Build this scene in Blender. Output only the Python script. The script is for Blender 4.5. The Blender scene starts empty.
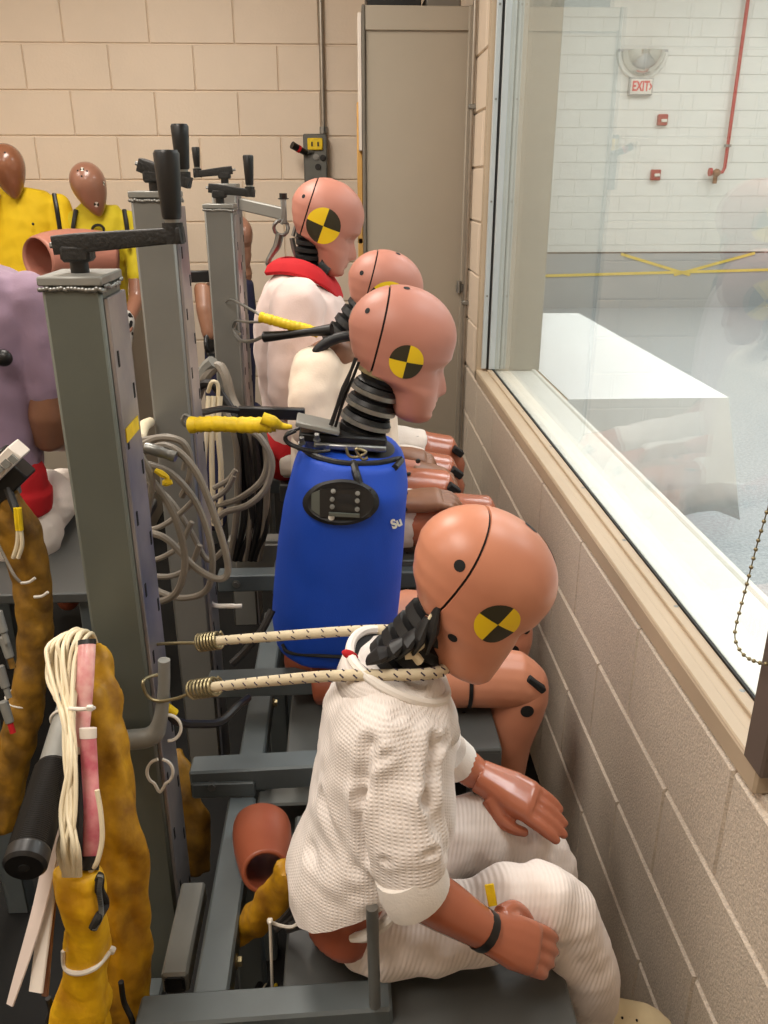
import bpy, bmesh, math, random
from mathutils import Vector, Matrix, Euler, noise
from mathutils.bvhtree import BVHTree
random.seed(7)
SC = bpy.context.scene
COL = SC.collection
R = math.radians

# ------------------------------------------------------------------ camera
FPX, PITCH, YAW = 835.0, 21.68, 2.68
EYE = Vector((0, 0, 1.626))
cd = bpy.data.cameras.new('camera')
cam = bpy.data.objects.new('camera', cd); COL.objects.link(cam)
cd.sensor_fit = 'VERTICAL'; cd.sensor_height = 36; cd.lens = FPX / 1024 * 36
cd.clip_start = 0.02
cam.location = EYE; cam.rotation_euler = (R(90 - PITCH), 0, R(-YAW))
SC.camera = cam
_rm = Euler((R(90 - PITCH), 0, R(-YAW))).to_matrix()

# ------------------------------------------------------------------ world, lights, exposure
w = bpy.data.worlds.new('world'); SC.world = w; w.use_nodes = True
w.node_tree.nodes['Background'].inputs[0].default_value = (.8, .85, .9, 1)
w.node_tree.nodes['Background'].inputs[1].default_value = .15
SC.view_settings.view_transform = 'Standard'; SC.view_settings.look = 'None'
SC.view_settings.gamma = 1; SC.view_settings.use_curve_mapping = False
SC.view_settings.exposure = 0.0

def area(name, loc, sx, sy, power, col, rot=(0, 0, 0)):
    l = bpy.data.lights.new(name, 'AREA'); l.shape = 'RECTANGLE'; l.size = sx; l.size_y = sy
    l.energy = power; l.color = col
    o = bpy.data.objects.new(name, l); COL.objects.link(o); o.location = loc; o.rotation_euler = rot
    return o
WARM = (1.0, .92, .83)
COOL = (.98, .99, 1.0)
area('troffer_lamp', (-.75, 2.6, 2.98), .6, 1.2, 46, WARM)
area('troffer_lamp', (-.75, 0.3, 2.98), .6, 1.2, 38, WARM)
area('troffer_lamp', (-2.3, 2.6, 2.98), .6, 1.2, 22, WARM)
area('troffer_lamp', (-2.3, 0.3, 2.98), .6, 1.2, 22, WARM)
for (x, y) in ((2.0, 1.4), (2.0, 4.6), (4.6, 2.0), (4.6, 5.4), (2.6, 8.6), (5.6, 8.9)):
    area('hall_lamp', (x, y, 4.4), 1.2, 1.6, 76, COOL)

# ------------------------------------------------------------------ pixel ray -> point at real depth Y (metres from the viewer's wall)
def P(px, py, Y):
    d = _rm @ Vector(((px - 384) / FPX, (512 - py) / FPX, -1))
    return EYE + d * (Y / d.y)
def PP(pts, Y=None):
    return [P(p[0], p[1], p[2] if len(p) > 2 else Y) for p in pts]
def PZ(px, py, z):
    d = _rm @ Vector(((px - 384) / FPX, (512 - py) / FPX, -1))
    return EYE + d * ((z - EYE.z) / d.z)

# ------------------------------------------------------------------ materials
def lin(c):
    c = c / 255
    return c / 12.92 if c <= .04045 else ((c + .055) / 1.055) ** 2.4
def rgb(t): return (lin(t[0]), lin(t[1]), lin(t[2]), 1)
def mat(name, col, rough=.5, metal=0, var=.12, vs=6, bump=0, bs=60, coat=0, col2=None, spec=.5, sheen=0):
    m = bpy.data.materials.new(name); m.use_nodes = True
    n, l = m.node_tree.nodes, m.node_tree.links
    b = n['Principled BSDF']
    b.inputs['Roughness'].default_value = rough; b.inputs['Metallic'].default_value = metal
    b.inputs['Specular IOR Level'].default_value = spec
    b.inputs['Coat Weight'].default_value = coat; b.inputs['Coat Roughness'].default_value = .15
    b.inputs['Sheen Weight'].default_value = sheen
    g = n.new('ShaderNodeNewGeometry')
    c1 = rgb(col); c2 = rgb(col2) if col2 else tuple(x * (1 - var) for x in c1[:3]) + (1,)
    tx = n.new('ShaderNodeTexNoise'); tx.inputs['Scale'].default_value = vs; tx.inputs['Detail'].default_value = 4
    l.new(g.outputs['Position'], tx.inputs['Vector'])
    mx = n.new('ShaderNodeMix'); mx.data_type = 'RGBA'
    mx.inputs[6].default_value = c1; mx.inputs[7].default_value = c2
    rp = n.new('ShaderNodeMapRange'); rp.inputs[1].default_value = .35; rp.inputs[2].default_value = .68
    l.new(tx.outputs[0], rp.inputs[0]); l.new(rp.outputs[0], mx.inputs[0])
    l.new(mx.outputs[2], b.inputs['Base Color'])
    if bump:
        t2 = n.new('ShaderNodeTexNoise'); t2.inputs['Scale'].default_value = bs; t2.inputs['Detail'].default_value = 3
        l.new(g.outputs['Position'], t2.inputs['Vector'])
        bp = n.new('ShaderNodeBump'); bp.inputs['Strength'].default_value = bump; bp.inputs['Distance'].default_value = .004
        l.new(t2.outputs[0], bp.inputs['Height']); l.new(bp.outputs[0], b.inputs['Normal'])
    return m
def knit(name, col, kx, kz, mode, cx=0, cy=0, dist=.004, strength=.6):
    """rib / waffle knit relief; mode 'torso' wraps round the upright axis (cx,cy), 'leg' runs along X"""
    m = mat(name, col, .9, 0, .1, 9, sheen=.2, spec=.2)
    n, l = m.node_tree.nodes, m.node_tree.links
    b = n['Principled BSDF']
    g = n.new('ShaderNodeNewGeometry'); s = n.new('ShaderNodeSeparateXYZ'); l.new(g.outputs['Position'], s.inputs[0])
    def M(op, a, bb=None):
        q = n.new('ShaderNodeMath'); q.operation = op
        for i, v in enumerate((a, bb)):
            if v is None: continue
            if isinstance(v, (int, float)): q.inputs[i].default_value = v
            else: l.new(v, q.inputs[i])
        return q.outputs[0]
    if mode == 'torso':
        u = M('ARCTAN2', M('SUBTRACT', s.outputs[1], cy), M('SUBTRACT', s.outputs[0], cx))
        h1 = M('SINE', M('MULTIPLY', u, kx)); h2 = M('SINE', M('MULTIPLY', s.outputs[2], kz))
        h = M('MULTIPLY', M('ADD', M('MULTIPLY', h1, .5), .5), M('ADD', M('MULTIPLY', h2, .5), .5))
    else:
        u = M('ADD', s.outputs[0], M('MULTIPLY', s.outputs[2], -.25))
        h1 = M('SINE', M('MULTIPLY', u, kx)); h2 = M('SINE', M('MULTIPLY', M('ADD', s.outputs[1], s.outputs[2]), kz))
        h = M('ADD', h1, M('MULTIPLY', h2, .35))
    bp = n.new('ShaderNodeBump'); bp.inputs['Strength'].default_value = strength; bp.inputs['Distance'].default_value = dist
    l.new(h, bp.inputs['Height']); l.new(bp.outputs[0], b.inputs['Normal'])
    return m

M = {}
M['block'] = mat('painted_block', (226, 209, 188), .55, 0, .05, 3, .25, 90)
M['block_side'] = mat('painted_block_rough', (216, 202, 184), .45, 0, .3, 260, .7, 220)
M['hall_wall'] = mat('hall_white_paint', (226, 226, 218), .55, 0, .04, 2, .15, 60)
M['hall_grey'] = mat('hall_grey_paint', (172, 175, 174), .5, 0, .05, 2)
M['floor'] = mat('shade_dark_floor', (22, 22, 21), .7, 0, .35, 3, .1, 30, spec=.2)  # base colour darkened to hold the shade under the stands
M['hall_floor'] = mat('speckled_hall_floor', (158, 163, 165), .35, 0, .25, 60, .05, 40, col2=(190, 195, 197))
M['ceiling'] = mat('ceiling_tile', (225, 220, 210), .8)
M['frame'] = mat('beige_frame_paint', (182, 163, 138), .45, 0, .06, 6)
M['frame_dark'] = mat('trim_and_shaded_jamb', (96, 84, 76), .5, 0, .1, 6)  # dark trim colour; also carries the shadow on the near window jamb
M['gasket'] = mat('black_gasket', (22, 22, 22), .6)
M['sill_white'] = mat('white_sill', (236, 236, 228), .35, 0, .04, 9)
M['frame_grey'] = mat('pale_grey_frame', (190, 198, 200), .35, .3, .05, 6)
M['jamb'] = mat('jamb_grey_beige', (186, 182, 168), .5, 0, .05, 4)
M['steel'] = mat('steel', (150, 150, 146), .38, .85, .2, 14)
M['zinc'] = mat('zinc_plate', (172, 166, 164), .42, .75, .3, 7, .08, 30, col2=(120, 122, 132))
M['post'] = mat('grey_enamel', (92, 96, 88), .42, .1, .12, 7, .04, 40)
M['post_light'] = mat('mid_grey_enamel', (122, 122, 117), .4, .2, .12, 7, .04, 40)
M['rail'] = mat('rail_enamel', (96, 104, 106), .4, .2, .16, 7, .05, 40)
M['rail_light'] = mat('rail_light_enamel', (140, 140, 134), .45, .2, .14, 7)
M['plate'] = mat('seat_plate_enamel', (88, 90, 88), .4, .15, .12, 5, .03, 30)
M['black'] = mat('black_plastic', (20, 20, 20), .38, 0, .2, 10)
M['rubber'] = mat('black_rubber', (16, 16, 17), .5, 0, .2, 20, .1, 60)
M['black_matt'] = mat('black_matt', (14, 14, 15), .75, 0, .2, 20)
M['cast'] = mat('cast_black_arm', (38, 37, 35), .55, .2, .2, 30, .4, 200)
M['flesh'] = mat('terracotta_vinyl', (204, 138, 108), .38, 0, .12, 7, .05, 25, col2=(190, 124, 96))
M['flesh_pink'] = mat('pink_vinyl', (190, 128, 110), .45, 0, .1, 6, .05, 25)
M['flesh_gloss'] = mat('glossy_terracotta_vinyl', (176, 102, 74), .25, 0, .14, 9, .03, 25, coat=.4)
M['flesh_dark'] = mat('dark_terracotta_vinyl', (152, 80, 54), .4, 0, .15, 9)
M['skin_brown'] = mat('brown_vinyl', (140, 98, 74), .42, 0, .18, 14, .05, 40)
M['skin_deep'] = mat('deep_brown_vinyl', (138, 90, 64), .25, 0, .15, 10, coat=.4)
M['skin_deep2'] = mat('mid_brown_vinyl', (150, 106, 86), .28, 0, .12, 10, coat=.3)
M['yellow'] = mat('marker_yellow', (242, 206, 24), .5, 0, .05)
M['olive_black'] = mat('marker_black', (48, 44, 24), .5, 0, .05)
M['white_mark'] = mat('marker_white', (230, 226, 215), .5)
M['waffle'] = knit('white_waffle_knit', (240, 232, 226), 150, 1300, 'torso', .03, .95, .0016, .55)
M['ribknit'] = knit('white_rib_knit', (232, 220, 212), 900, 300, 'leg', dist=.0010, strength=.35)
M['cuff'] = mat('white_cuff_knit', (236, 230, 222), .9, 0, .06, 20, .2, 300, sheen=.2)
M['pink_shirt'] = mat('pale_pink_jersey', (236, 212, 204), .9, 0, .06, 8, .15, 200, sheen=.3)
M['red'] = mat('red_jersey', (190, 18, 28), .85, 0, .12, 10, .15, 200)
M['cream'] = mat('cream_jersey', (236, 216, 194), .9, 0, .08, 10, .15, 200, sheen=.2)
M['white_cloth'] = mat('white_shorts_cloth', (232, 222, 212), .9, 0, .08, 10, .2, 160)
M['blue'] = mat('blue_neoprene', (2, 68, 184), .65, 0, .12, 8, .12, 400)
M['purple'] = mat('mauve_jersey', (150, 126, 146), .9, 0, .12, 6, .15, 200, sheen=.2)
M['yellow_shirt'] = mat('yellow_jersey', (226, 190, 10), .8, 0, .12, 9, .15, 200)
M['yellow_green'] = mat('lemon_jersey', (206, 186, 30), .8, 0, .12, 9, .15, 200)
M['navy'] = mat('navy_jersey', (32, 32, 62), .9)
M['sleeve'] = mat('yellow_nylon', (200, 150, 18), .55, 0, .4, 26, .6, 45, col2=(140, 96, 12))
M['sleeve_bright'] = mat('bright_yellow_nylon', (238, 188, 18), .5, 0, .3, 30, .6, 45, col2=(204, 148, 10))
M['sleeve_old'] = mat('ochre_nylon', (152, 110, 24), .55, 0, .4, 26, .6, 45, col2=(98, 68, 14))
M['tie_yellow'] = mat('yellow_tie', (240, 204, 20), .55, 0, .25, 40, .4, 90)
M['rope'] = mat('woven_rope', (208, 194, 164), .85, 0, .12, 30, .3, 300)
M['rope_fleck'] = mat('rope_fleck', (52, 40, 62), .85)
M['brass'] = mat('yellow_zinc_wire', (158, 146, 112), .4, .8, .2, 30)
M['cable_grey'] = mat('grey_cable_jacket', (132, 124, 112), .5, 0, .14, 20)
M['cable_white'] = mat('ivory_cable_jacket', (228, 214, 182), .45, 0, .08, 20)
M['cable_black'] = mat('black_cable_jacket', (24, 23, 23), .45)
M['ziptie'] = mat('white_nylon_tie', (226, 220, 208), .4)
M['pink_tag'] = mat('pink_paper_tag', (208, 134, 134), .4, 0, .25, 60, coat=.5, col2=(228, 182, 176))
M['magenta'] = mat('magenta_tag', (192, 92, 108), .4, 0, .25, 50, coat=.5, col2=(216, 148, 148))
M['paper'] = mat('white_paper', (226, 216, 204), .6)
M['ribbon'] = mat('pale_ribbon', (214, 198, 188), .5)
M['cab'] = mat('cabinet_enamel', (156, 146, 130), .45, .05, .05, 2)
M['cab_dark'] = mat('cabinet_edge', (110, 104, 94), .45, .2)
M['conduit'] = mat('conduit_steel', (158, 150, 138), .38, .7, .15, 20)
M['box_grey'] = mat('electrical_box_grey', (98, 98, 92), .5, .1, .1, 20)
M['wood'] = mat('plywood', (206, 160, 88), .6, 0, .2, 12)
M['tablecloth'] = mat('white_tablecloth', (240, 242, 240), .7, 0, .03, 5)
M['red_paint'] = mat('red_pipe_paint', (176, 28, 34), .4)
M['alarm_red'] = mat('alarm_red', (164, 44, 40), .4)
M['bronze'] = mat('valve_bronze', (140, 100, 70), .4, .6)
M['tape'] = mat('yellow_barrier_tape', (236, 206, 90), .6)
M['mirror'] = mat('dome_mirror', (214, 216, 212), .12, .9, .05)
M['shoe'] = mat('cream_shoe', (222, 206, 168), .55, 0, .1, 12)
M['zip_black'] = mat('zip_tape', (26, 24, 22), .7)
M['check'] = None
def glass():
    m = bpy.data.materials.new('window_glass'); m.use_nodes = True
    n, l = m.node_tree.nodes, m.node_tree.links
    n.remove(n['Principled BSDF'])
    t = n.new('ShaderNodeBsdfTransparent'); t.inputs[0].default_value = (.96, .97, .965, 1)
    g = n.new('ShaderNodeBsdfGlossy'); g.inputs['Roughness'].default_value = 0; g.inputs[0].default_value = (.95, .97, .97, 1)
    f = n.new('ShaderNodeFresnel')
    ge = n.new('ShaderNodeNewGeometry'); io = n.new('ShaderNodeMapRange')      # same reflectance on both faces of the sheet
    io.inputs[3].default_value = 1.5; io.inputs[4].default_value = 1 / 1.5
    l.new(ge.outputs['Backfacing'], io.inputs[0]); l.new(io.outputs[0], f.inputs[0])
    mx = n.new('ShaderNodeMixShader')
    l.new(f.outputs[0], mx.inputs[0]); l.new(t.outputs[0], mx.inputs[1]); l.new(g.outputs[0], mx.inputs[2])
    l.new(mx.outputs[0], n['Material Output'].inputs[0])
    return m
M['glass'] = glass()
def checker():
    m = mat('checked_cloth', (225, 222, 215), .8)
    n, l = m.node_tree.nodes, m.node_tree.links
    g = n.new('ShaderNodeNewGeometry'); c = n.new('ShaderNodeTexVoronoi'); c.inputs['Scale'].default_value = 42
    l.new(g.outputs['Position'], c.inputs['Vector'])
    r = n.new('ShaderNodeMapRange'); r.inputs[1].default_value = .42; r.inputs[2].default_value = .46
    l.new(c.outputs[0], r.inputs[0])
    mx = n.new('ShaderNodeMix'); mx.data_type = 'RGBA'; mx.inputs[6].default_value = (.01, .01, .01, 1); mx.inputs[7].default_value = (.7, .68, .64, 1)
    l.new(r.outputs[0], mx.inputs[0]); l.new(mx.outputs[2], n['Principled BSDF'].inputs['Base Color'])
    return m
M['check'] = checker()

# ------------------------------------------------------------------ object helpers
WL = {}
def wl(o): return WL.get(o.name, Vector((0, 0, 0))) if o else Vector((0, 0, 0))
def props(o, label=None, cat=None, group=None, kind=None):
    if label: o['label'] = label
    if cat: o['category'] = cat
    if group: o['group'] = group
    if kind: o['kind'] = kind
    return o
def thing(name, loc, label, cat, group=None):
    o = bpy.data.objects.new(name, None); COL.objects.link(o); o.empty_display_size = .05
    o.location = loc; WL[o.name] = Vector(loc)
    return props(o, label, cat, group)
def mesh_obj(name, me, m, parent=None, smooth=True, label=None):
    ms = m if isinstance(m, (list, tuple)) else [m]
    if not me.materials:
        for k in ms: me.materials.append(k)
    if smooth:
        me.polygons.foreach_set('use_smooth', [True] * len(me.polygons))
        try: me.set_sharp_from_angle(angle=R(38))
        except Exception: pass
    o = bpy.data.objects.new(name, me); COL.objects.link(o)
    if parent:
        L = wl(parent); me.transform(Matrix.Translation(-L)); o.parent = parent; WL[o.name] = L
    else:
        vs = [v.co for v in me.vertices]
        lo = [min(v[i] for v in vs) for i in range(3)]; hi = [max(v[i] for v in vs) for i in range(3)]
        L = Vector(((lo[0] + hi[0]) / 2, (lo[1] + hi[1]) / 2, lo[2]))
        me.transform(Matrix.Translation(-L)); o.location = L; WL[o.name] = L
    if label: o['label'] = label
    return o
def obj(name, bm, m, parent=None, smooth=True, label=None):
    me = bpy.data.meshes.new(name)
    bmesh.ops.recalc_face_normals(bm, faces=bm.faces[:])
    bm.to_mesh(me); bm.free()
    return mesh_obj(name, me, m, parent, smooth, label)
def NB(): return bmesh.new()

def box(bm, c, s, rot=None, bev=0):
    """box centred on c with size s, optional rotation matrix / euler, bevelled edges"""
    r = bmesh.ops.create_cube(bm, size=1)
    vs = r['verts']
    bmesh.ops.scale(bm, verts=vs, vec=s)
    if bev:
        es = list({e for v in vs for e in v.link_edges})
        q = bmesh.ops.bevel(bm, geom=es, offset=bev, segments=1, affect='EDGES')
        vs = list({v for f in q['faces'] for v in f.verts} | {v for v in vs if v.is_valid})
    if rot is not None:
        rm = rot if isinstance(rot, Matrix) else Euler(rot).to_matrix()
        bmesh.ops.rotate(bm, verts=vs, cent=(0, 0, 0), matrix=rm)
    bmesh.ops.translate(bm, verts=vs, vec=c)
    return vs
def beam(bm, a, b, wd, ht, bev=.003):
    """square tube between two points, wd across (horizontal), ht upright"""
    a, b = Vector(a), Vector(b); d = b - a; L = d.length; d.normalize()
    up = Vector((0, 0, 1)) if abs(d.z) < .9 else Vector((0, 1, 0))
    s = d.cross(up).normalized(); u = s.cross(d).normalized()
    m = Matrix((d, s, u)).transposed()
    box(bm, (a + b) / 2, (L, wd, ht), m, bev)
def frame_of(t, ref):
    a = ref.cross(t)
    if a.length < 1e-4: a = Vector((1, .1, 0)).cross(t)
    a.normalize(); b = t.cross(a).normalized()
    return a, b
def loft(bm, rings, seg=20, ref=(0, 1, 0), n=2.0, caps=True, tang=None):
    """rings: (centre, ra, rb). 'b' axis lies along ref, 'a' axis across it; n = superellipse exponent"""
    ref = Vector(ref); cs = [Vector(r[0]) for r in rings]; prev = None
    for i, r in enumerate(rings):
        if tang: t = Vector(tang).normalized()
        else: t = (cs[min(i + 1, len(cs) - 1)] - cs[max(i - 1, 0)]).normalized()
        a, b = frame_of(t, ref)
        vs = []
        for k in range(seg):
            th = 2 * math.pi * k / seg; c, s = math.cos(th), math.sin(th)
            x = math.copysign(abs(c) ** (2 / n), c) * r[1]; y = math.copysign(abs(s) ** (2 / n), s) * r[2]
            vs.append(bm.verts.new(cs[i] + a * x + b * y))
        if prev:
            for k in range(seg): bm.faces.new((prev[k], prev[(k + 1) % seg], vs[(k + 1) % seg], vs[k]))
        elif caps: bm.faces.new(vs[::-1])
        prev = vs
    if caps: bm.faces.new(prev)
def cat_rom(pts, per=6):
    pts = [Vector(p) for p in pts]
    if len(pts) < 3: return pts
    out = []
    ext = [2 * pts[0] - pts[1]] + pts + [2 * pts[-1] - pts[-2]]
    for i in range(1, len(ext) - 2):
        p0, p1, p2, p3 = ext[i - 1:i + 3]
        for k in range(per):
            t = k / per
            out.append(.5 * ((2 * p1) + (p2 - p0) * t + (2 * p0 - 5 * p1 + 4 * p2 - p3) * t * t + (3 * p1 - p0 - 3 * p2 + p3) * t ** 3))
    out.append(pts[-1]); return out
def tube(bm, pts, r, seg=8, smooth=True, per=6, caps=True):
    """round tube along pts; r a number or a list interpolated along it (parallel-transport frames)"""
    ps = cat_rom(pts, per) if smooth else [Vector(p) for p in pts]
    N = len(ps); a = None; prev = None
    for i, p in enumerate(ps):
        t = (ps[min(i + 1, N - 1)] - ps[max(i - 1, 0)])
        if t.length < 1e-7: continue
        t.normalize()
        if a is None:
            a = t.orthogonal().normalized()
        else:
            a = (a - t * a.dot(t))
            a = a.normalized() if a.length > 1e-5 else t.orthogonal().normalized()
        b = t.cross(a)
        if isinstance(r, (int, float)): rr = r
        else:
            u = i / (N - 1) * (len(r) - 1); j = min(int(u), len(r) - 2); rr = r[j] + (r[j + 1] - r[j]) * (u - j)
        vs = [bm.verts.new(p + a * (rr * math.cos(2 * math.pi * k / seg)) + b * (rr * math.sin(2 * math.pi * k / seg))) for k in range(seg)]
        if prev:
            for k in range(seg): bm.faces.new((prev[k], prev[(k + 1) % seg], vs[(k + 1) % seg], vs[k]))
        elif caps: bm.faces.new(vs[::-1])
        prev = vs
    if caps: bm.faces.new(prev)
def cyl(bm, a, b, r, r2=None, seg=16, bev=0):
    a, b = Vector(a), Vector(b); r2 = r if r2 is None else r2
    if bev:
        d = (b - a).normalized() * bev
        loft(bm, [(a, r - bev, r - bev), (a + d, r, r), (b - d, r2, r2), (b, r2 - bev, r2 - bev)], seg, d.orthogonal())
    else: loft(bm, [(a, r, r), (b, r2, r2)], seg, (b - a).orthogonal())
def helix(a, b, r, turns, per=12):
    a, b = Vector(a), Vector(b); d = b - a; t = d.normalized(); u = t.orthogonal().normalized(); v = t.cross(u)
    N = int(turns * per)
    return [a + d * (i / N) + u * (r * math.cos(2 * math.pi * i / per)) + v * (r * math.sin(2 * math.pi * i / per)) for i in range(N + 1)]
def ell(bm, c, r, seg=20, rot=None):
    q = bmesh.ops.create_uvsphere(bm, u_segments=seg, v_segments=seg // 2 + 2, radius=1)
    bmesh.ops.scale(bm, verts=q['verts'], vec=r)
    if rot is not None: bmesh.ops.rotate(bm, verts=q['verts'], cent=(0, 0, 0), matrix=rot if isinstance(rot, Matrix) else Euler(rot).to_matrix())
    bmesh.ops.translate(bm, verts=q['verts'], vec=c)
def organic_mesh(name, bm, voxel=.006, smooth=5, wr=0, ws=12, fold=None, seed=0):
    """fuse overlapping closed lofts into one continuous skin, smooth it and add cloth folds as displacement"""
    bmesh.ops.recalc_face_normals(bm, faces=bm.faces[:])
    me = bpy.data.meshes.new('tmp'); bm.to_mesh(me); bm.free()
    o = bpy.data.objects.new('tmp', me); COL.objects.link(o)
    rm = o.modifiers.new('r', 'REMESH'); rm.mode = 'VOXEL'; rm.voxel_size = voxel
    sm = o.modifiers.new('s', 'SMOOTH'); sm.factor = .5; sm.iterations = smooth
    dg = bpy.context.evaluated_depsgraph_get()
    out = bpy.data.meshes.new_from_object(o.evaluated_get(dg)); out.name = name
    bpy.data.objects.remove(o); bpy.data.meshes.remove(me)
    out.materials.clear()
    if wr or fold:
        nor = [v.normal.copy() for v in out.vertices]
        for v, nn in zip(out.vertices, nor):
            d = 0
            if wr:
                q = v.co * ws + Vector((seed, seed * 2, 0))
                d += wr * (noise.noise(Vector((q.x, q.y, q.z * .55))) + .5 * noise.noise(q * 2.3))
            if fold: d += fold(v.co, nn)
            v.co += nn * d
    return out
def organic(name, bm, m, parent, voxel=.006, smooth=5, wr=0, ws=12, fold=None, seed=0, label=None):
    return mesh_obj(name, organic_mesh(name, bm, voxel, smooth, wr, ws, fold, seed), m, parent, True, label)
def bvh_of(o):
    L = wl(o); me = o.data
    return BVHTree.FromPolygons([v.co + L for v in me.vertices], [p.vertices[:] for p in me.polygons])
# ------------------------------------------------------------------ dummy heads and hands
HZ = [0, .04, .10, .18, .26, .29, .33, .45, .55, .65]
HF = [.33, .425, .455, .45, .445, .442, .44, .435, .475, .49]
HB = [.14, .09, .05, .02, -.03, -.12, -.31, -.41, -.46, -.49]
HB_SOFT = [.10, .0, -.07, -.14, -.21, -.245, -.30, -.41, -.46, -.49]
HW = [.12, .215, .265, .295, .32, .335, .35, .372, .388, .395]
def interp(z, xs, ys):
    if z <= xs[0]: return ys[0]
    for i in range(len(xs) - 1):
        if z <= xs[i + 1]:
            t = (z - xs[i]) / (xs[i + 1] - xs[i]); t = t * t * (3 - 2 * t) * .4 + t * .6
            return ys[i] + (ys[i + 1] - ys[i]) * t
    return ys[-1]
def head_mesh(face, slim=1.0, scale=1.0, H=1.18, soft=False):
    """local head: face towards +X, z up, length 1; z runs 0 (chin) .. 1.15 (crown), recentred on the skull"""
    bm = NB(); seg = 56
    zs = [.0, .012, .03, .055] + [.055 + .595 * i / 30 for i in range(1, 31)] + [.65 + .35 * math.sin(math.pi / 2 * i / 12) for i in range(1, 12)]
    prev = None
    for z in zs:
        if z <= .65:
            f, b, wd = interp(z, HZ, HF), interp(z, HZ, HB_SOFT if soft else HB), interp(z, HZ, HW)
            if z < .055:
                k = math.sqrt(max(0, 1 - ((.055 - z) / .058) ** 2)); c = (f + b) / 2 + .03
                f = c + (f - c) * k; b = c + (b - c) * k; wd *= k
        else:
            k = math.sqrt(max(0, 1 - ((z - .65) / .352) ** 2)); f, b, wd = .49 * k, -.49 * k, .395 * k
        cx, a = (f + b) / 2, (f - b) / 2; vs = []
        for i in range(seg):
            th = 2 * math.pi * i / seg; c, s = math.cos(th), math.sin(th); n = 2.15
            x = cx + math.copysign(abs(c) ** (2 / n), c) * a; y = math.copysign(abs(s) ** (2 / n), s) * wd * slim
            if face and c > 0:
                g = lambda u, m, q: math.exp(-((u - m) / q) ** 2)
                nose = .105 * g(y, 0, .05) * (g(z, .285, .045) if z < .285 else g(z, .285, .13))
                eyes = -.045 * (g(y, .15, .085) + g(y, -.15, .085)) * g(z, .455, .06)
                brow = .018 * g(z, .555, .05) * g(y, 0, .3)
                lips = .026 * g(y, 0, .09) * (g(z, .205, .016) + g(z, .165, .018)) - .02 * g(y, 0, .10) * g(z, .186, .008)
                chinp = -.02 * g(y, 0, .12) * g(z, .125, .03) + .012 * g(y, 0, .1) * g(z, .07, .04)
                x += face * (nose + eyes + brow + lips + chinp)
            vs.append(bm.verts.new((x * scale, y * scale, ((z - .55) * H) * scale)))
        if prev:
            for i in range(seg): bm.faces.new((prev[i], prev[(i + 1) % seg], vs[(i + 1) % seg], vs[i]))
        else: bm.faces.new(vs[::-1])
        prev = vs
    bm.faces.new(prev)
    bmesh.ops.recalc_face_normals(bm, faces=bm.faces[:])
    return bm
def egg_mesh():
    """smooth featureless child head: broad crown narrowing to a small chin that juts forward"""
    bm = NB(); rr = []
    for i in range(25):
        t = -math.cos(math.pi * (i + .35) / 24.7); k = math.sqrt(max(.0004, 1 - t * t)) * (1 + .34 * t - .08 * t * t)
        rr.append(((.16 * max(0, -t) ** 1.5, 0, .62 * t), .44 * k, .40 * k))
    loft(bm, rr, 36, (0, 1, 0), 2.1, True, (0, 0, 1)); bmesh.ops.recalc_face_normals(bm, faces=bm.faces[:])
    return bm
def cut(bm, x, keep_front):
    geom = bm.verts[:] + bm.edges[:] + bm.faces[:]
    bmesh.ops.bisect_plane(bm, geom=geom, plane_co=(x, 0, 0), plane_no=(1, 0, 0), clear_inner=keep_front, clear_outer=not keep_front)
    es = [e for e in bm.edges if e.is_boundary]
    if es: bmesh.ops.holes_fill(bm, edges=es, sides=0)
def patch(bvh, Mx, v, rad, off=.004, rings=5, seg=32, spin=0):
    """a round sticker following the head surface around local direction v; quadrant faces get material 0/1"""
    v = Vector(v).normalized(); a = Vector((0, 0, 1)).cross(v)
    a = a.normalized() if a.length > .05 else Vector((1, 0, 0)); b = v.cross(a)
    bm = NB(); grid = []
    def hit(x, y):
        o = v * 2 + a * x + b * y
        h = bvh.ray_cast(o, -v)[0]
        if h is None: h = v * .45 + a * x + b * y
        return bm.verts.new(Mx @ (h + v * off))
    c = hit(0, 0)
    for i in range(1, rings + 1):
        r = rad * i / rings
        grid.append([hit(r * math.cos(2 * math.pi * k / seg + spin), r * math.sin(2 * math.pi * k / seg + spin)) for k in range(seg)])
    for k in range(seg):
        q = (k * 4 // seg) % 2
        f = bm.faces.new((c, grid[0][k], grid[0][(k + 1) % seg])); f.material_index = q
        for i in range(rings - 1):
            f = bm.faces.new((grid[i][k], grid[i + 1][k], grid[i + 1][(k + 1) % seg], grid[i][(k + 1) % seg])); f.material_index = q
    return bm
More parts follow.
